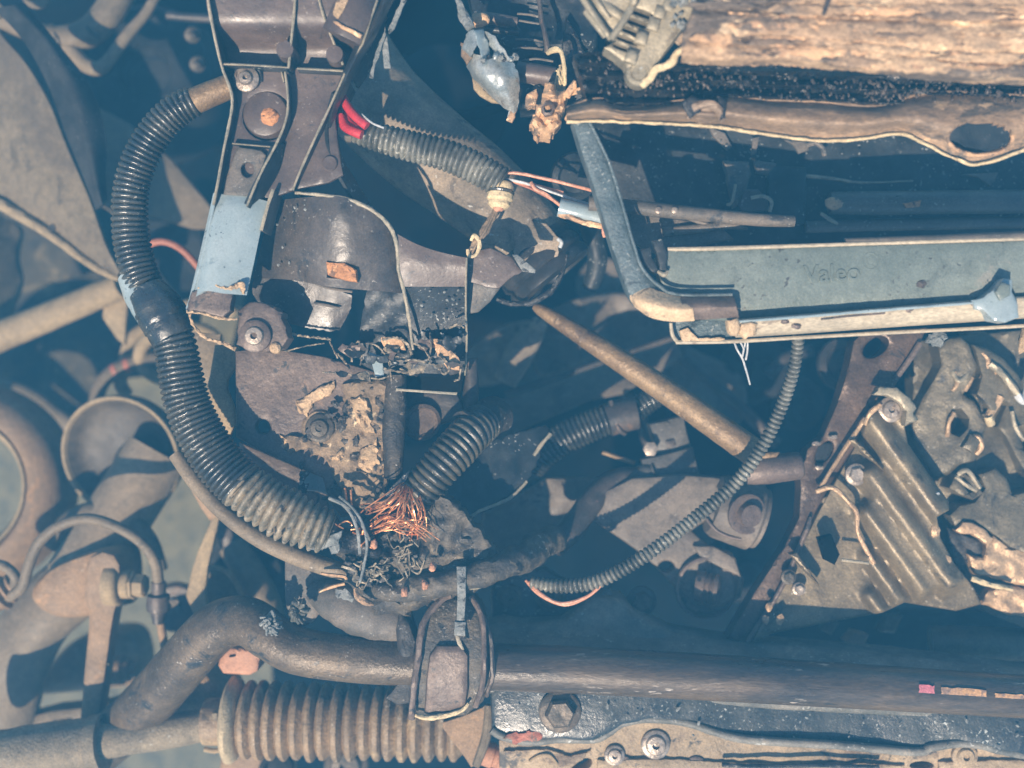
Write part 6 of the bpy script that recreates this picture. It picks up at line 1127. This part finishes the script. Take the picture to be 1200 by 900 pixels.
for P, hh, tx, ty, hl in (
    ([(1098, 404), (1112, 396), (1126, 394), (1136, 404), (1146, 430), (1138, 452), (1128, 462), (1142, 470), (1156, 496), (1150, 520), (1142, 540), (1124, 546), (1112, 556), (1098, 562), (1084, 546), (1070, 518), (1068, 494), (1080, 466), (1094, 444), (1102, 428)], -172, .18, -.05, [[(1116, 482), (1126, 480), (1135, 491), (1133, 502), (1124, 511), (1115, 507), (1112, 494)]]),
    ([(1140, 404), (1156, 408), (1176, 420), (1194, 440), (1200, 462), (1188, 476), (1176, 470), (1164, 486), (1152, 470), (1144, 462), (1150, 440)], -164, -.12, .1, []),
    ([(1180, 470), (1196, 462), (1260, 440), (1260, 560), (1204, 560), (1190, 536), (1178, 512), (1168, 500)], -186, .1, .15, [[(1192, 500), (1210, 494), (1212, 520), (1200, 526)]]),
    ([(1112, 604), (1124, 592), (1142, 588), (1154, 572), (1146, 556), (1166, 548), (1180, 560), (1186, 580), (1210, 574), (1260, 560), (1260, 660), (1204, 650), (1184, 642), (1166, 628), (1142, 612), (1120, 620)], -168, .05, .12, []),
    ([(1118, 556), (1128, 552), (1140, 560), (1152, 578), (1140, 586), (1124, 580), (1112, 572)], -166, .1, .1, [[(1124, 560), (1130, 560), (1144, 576), (1136, 578)]])):
    cx = sum(p[0] for p in P)/len(P); cy = sum(p[1] for p in P)/len(P)
    mb = MB(); plate(mb, P, (lambda x, y, hh=hh, tx=tx, ty=ty, cx=cx, cy=cy: hh+tx*(x-cx)+ty*(y-cy)), 40, holes=hl, res=6, bev=5, nz=2, nf=.05, seed=cx); obj('wall_section', mb, 'cast_grey', t)
for P, r, m in (([(1118, 434, -172), (1122, 448, -170), (1116, 458, -172)], 3, 'cast_pink'), ([(1139, 442, -170), (1130, 458, -172)], 3.4, 'cast_pink'), ([(1116, 434, -172), (1124, 446, -168), (1136, 436, -170)], 3.2, 'fin_alloy'), ([(1150, 414, -168), (1158, 424, -166), (1150, 444, -170)], 3.6, 'cast_pink'), ([(1168, 434, -166), (1158, 450, -170)], 3.4, 'cast_pink'), ([(1160, 426, -164), (1178, 442, -162), (1192, 462, -162)], 5, 'fin_alloy'), ([(1172, 464, -166), (1164, 478, -168), (1158, 488, -168)], 6, 'cast_pink'), ([(1158, 488, -164), (1162, 498, -166)], 6, 'gasket'), ([(1110, 512, -170), (1112, 496, -168), (1118, 484, -168)], 3, 'cast_pink'), ([(1136, 512, -170), (1146, 512, -164), (1150, 524, -166), (1144, 532, -170)], 4, 'cast_pink'), ([(1122, 556, -170), (1134, 552, -166), (1148, 572, -168)], 3.6, 'fin_alloy'), ([(1120, 558, -170), (1132, 568, -168), (1146, 576, -170)], 3.2, 'fin_alloy'), ([(1186, 482, -174), (1190, 500, -172), (1200, 516, -174)], 3, 'fin_alloy'), ([(1096, 466, -180), (1120, 446, -174)], 2, 'cast_grey'), ([(1142, 462, -176), (1150, 480, -178), (1142, 502, -180)], 2, 'cast_grey'), ([(1192, 462, -162), (1200, 470, -162), (1204, 450, -164)], 5, 'string_white')):
    mb = MB(); tube(mb, P, r*.85, seg=9, nz=.3, nf=110); obj('web', mb, m, t)
mb = MB(); box(mb, (1139, 520, -158), (15, 18, 12), 30, 4); obj('square_boss', mb, 'cast_grey', t)
mb = MB(); plate(mb, [(1120, 622), (1128, 612), (1140, 612), (1156, 622), (1164, 632), (1158, 640), (1140, 626), (1126, 626)], -160, 12, res=5, bev=3, nz=2, jag=1); plate(mb, [(1134, 650), (1152, 654), (1156, 634), (1164, 628), (1186, 644), (1210, 640), (1210, 690), (1180, 682), (1160, 676), (1140, 672)], -164, 14, res=5, bev=4, nz=5, nf=.07, jag=1.5); plate(mb, [(1146, 706), (1158, 692), (1178, 686), (1220, 692), (1220, 726), (1180, 720)], -166, 14, res=5, bev=4, nz=5, nf=.09, jag=1.5); obj('scorched_boss', mb, 'cast_pink', t)
mb = MB(); plate(mb, [(1110, 618), (1126, 626), (1150, 634), (1152, 650), (1134, 660), (1122, 668), (1112, 640)], -172, 10, res=5, bev=3, nz=5, nf=.08); obj('char_patch', mb, 'tarry', t)
mb = MB(); tube(mb, [(1138, 678, -154, 3), (1150, 682, -152, 3.6), (1164, 686, -152, 3), (1186, 690, -154, 3)], seg=8, nz=.4, nf=120); obj('melted_edge', mb, 'gasket', t)
mb = MB(); plate(mb, [(1130, 392), (1148, 388), (1170, 396), (1186, 416), (1160, 420), (1144, 410)], -210, 20, res=7, bev=6, nz=3, smooth=True); obj('shoulder', mb, 'cast_olive', t)
level(0)
# dim things under the cover
mb = MB(); tube(mb, [(1090, 752, -170, 18), (1120, 752, -165, 19), (1180, 755, -165, 19), (1260, 758, -165, 18)], seg=20, nz=.03); one('dim_shaft', 'dim dusty olive shaft right above the crossmember', 'shaft', mb, 'cast_grey')
for k, (P, m) in enumerate((([(990, 752), (1000, 740), (1018, 744), (1012, 758)], 'knuckle_tan'), ([(1030, 740), (1040, 722), (1058, 722), (1048, 742)], 'cast_grey'), ([(962, 738), (976, 726), (984, 730), (974, 744)], 'cast_grey'))):
    mb = MB(); plate(mb, P, -190, 20, res=6, bev=4, nz=2); one('dim_lug', ['small tan lug in the shade below the ribbed cover', 'small grey lug in the shade right of the tan lug', 'small grey lug left of the tan lug under the cover'][k], 'lug', mb, m)
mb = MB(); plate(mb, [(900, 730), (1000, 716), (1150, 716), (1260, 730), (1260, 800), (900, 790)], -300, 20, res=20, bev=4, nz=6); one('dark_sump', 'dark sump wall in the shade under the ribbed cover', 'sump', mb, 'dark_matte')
# ================================================================== HAZE, added to lift dark areas towards blue
bm_ = bpy.data.materials.new('haze'); bm_.use_nodes = True; n_ = bm_.node_tree
n_.nodes.remove(n_.nodes['Principled BSDF']); pv = n_.nodes.new('ShaderNodeVolumePrincipled')
pv.inputs['Color'].default_value = (*HAZE_COLOR, 1); pv.inputs['Density'].default_value = HAZE_DENSITY
n_.links.new(pv.outputs[0], n_.nodes['Material Output'].inputs['Volume']); MATS['haze'] = bm_
z0 = Z0+GROUND_H*S-1; z1 = Z0+D*S+.15; a_ = 4.6
vs = [Vector((x, y, z)) for z in (z0, z1) for y in (-a_, a_) for x in (-a_, a_)]
mb = MB(); mb.add(vs, [(0, 2, 3, 1), (4, 5, 7, 6), (0, 1, 5, 4), (2, 6, 7, 3), (0, 4, 6, 2), (1, 3, 7, 5)])
tag(obj('haze', mb, 'haze'), 'blue haze added over the whole bay to lift its dark parts', None, None, 'stuff')
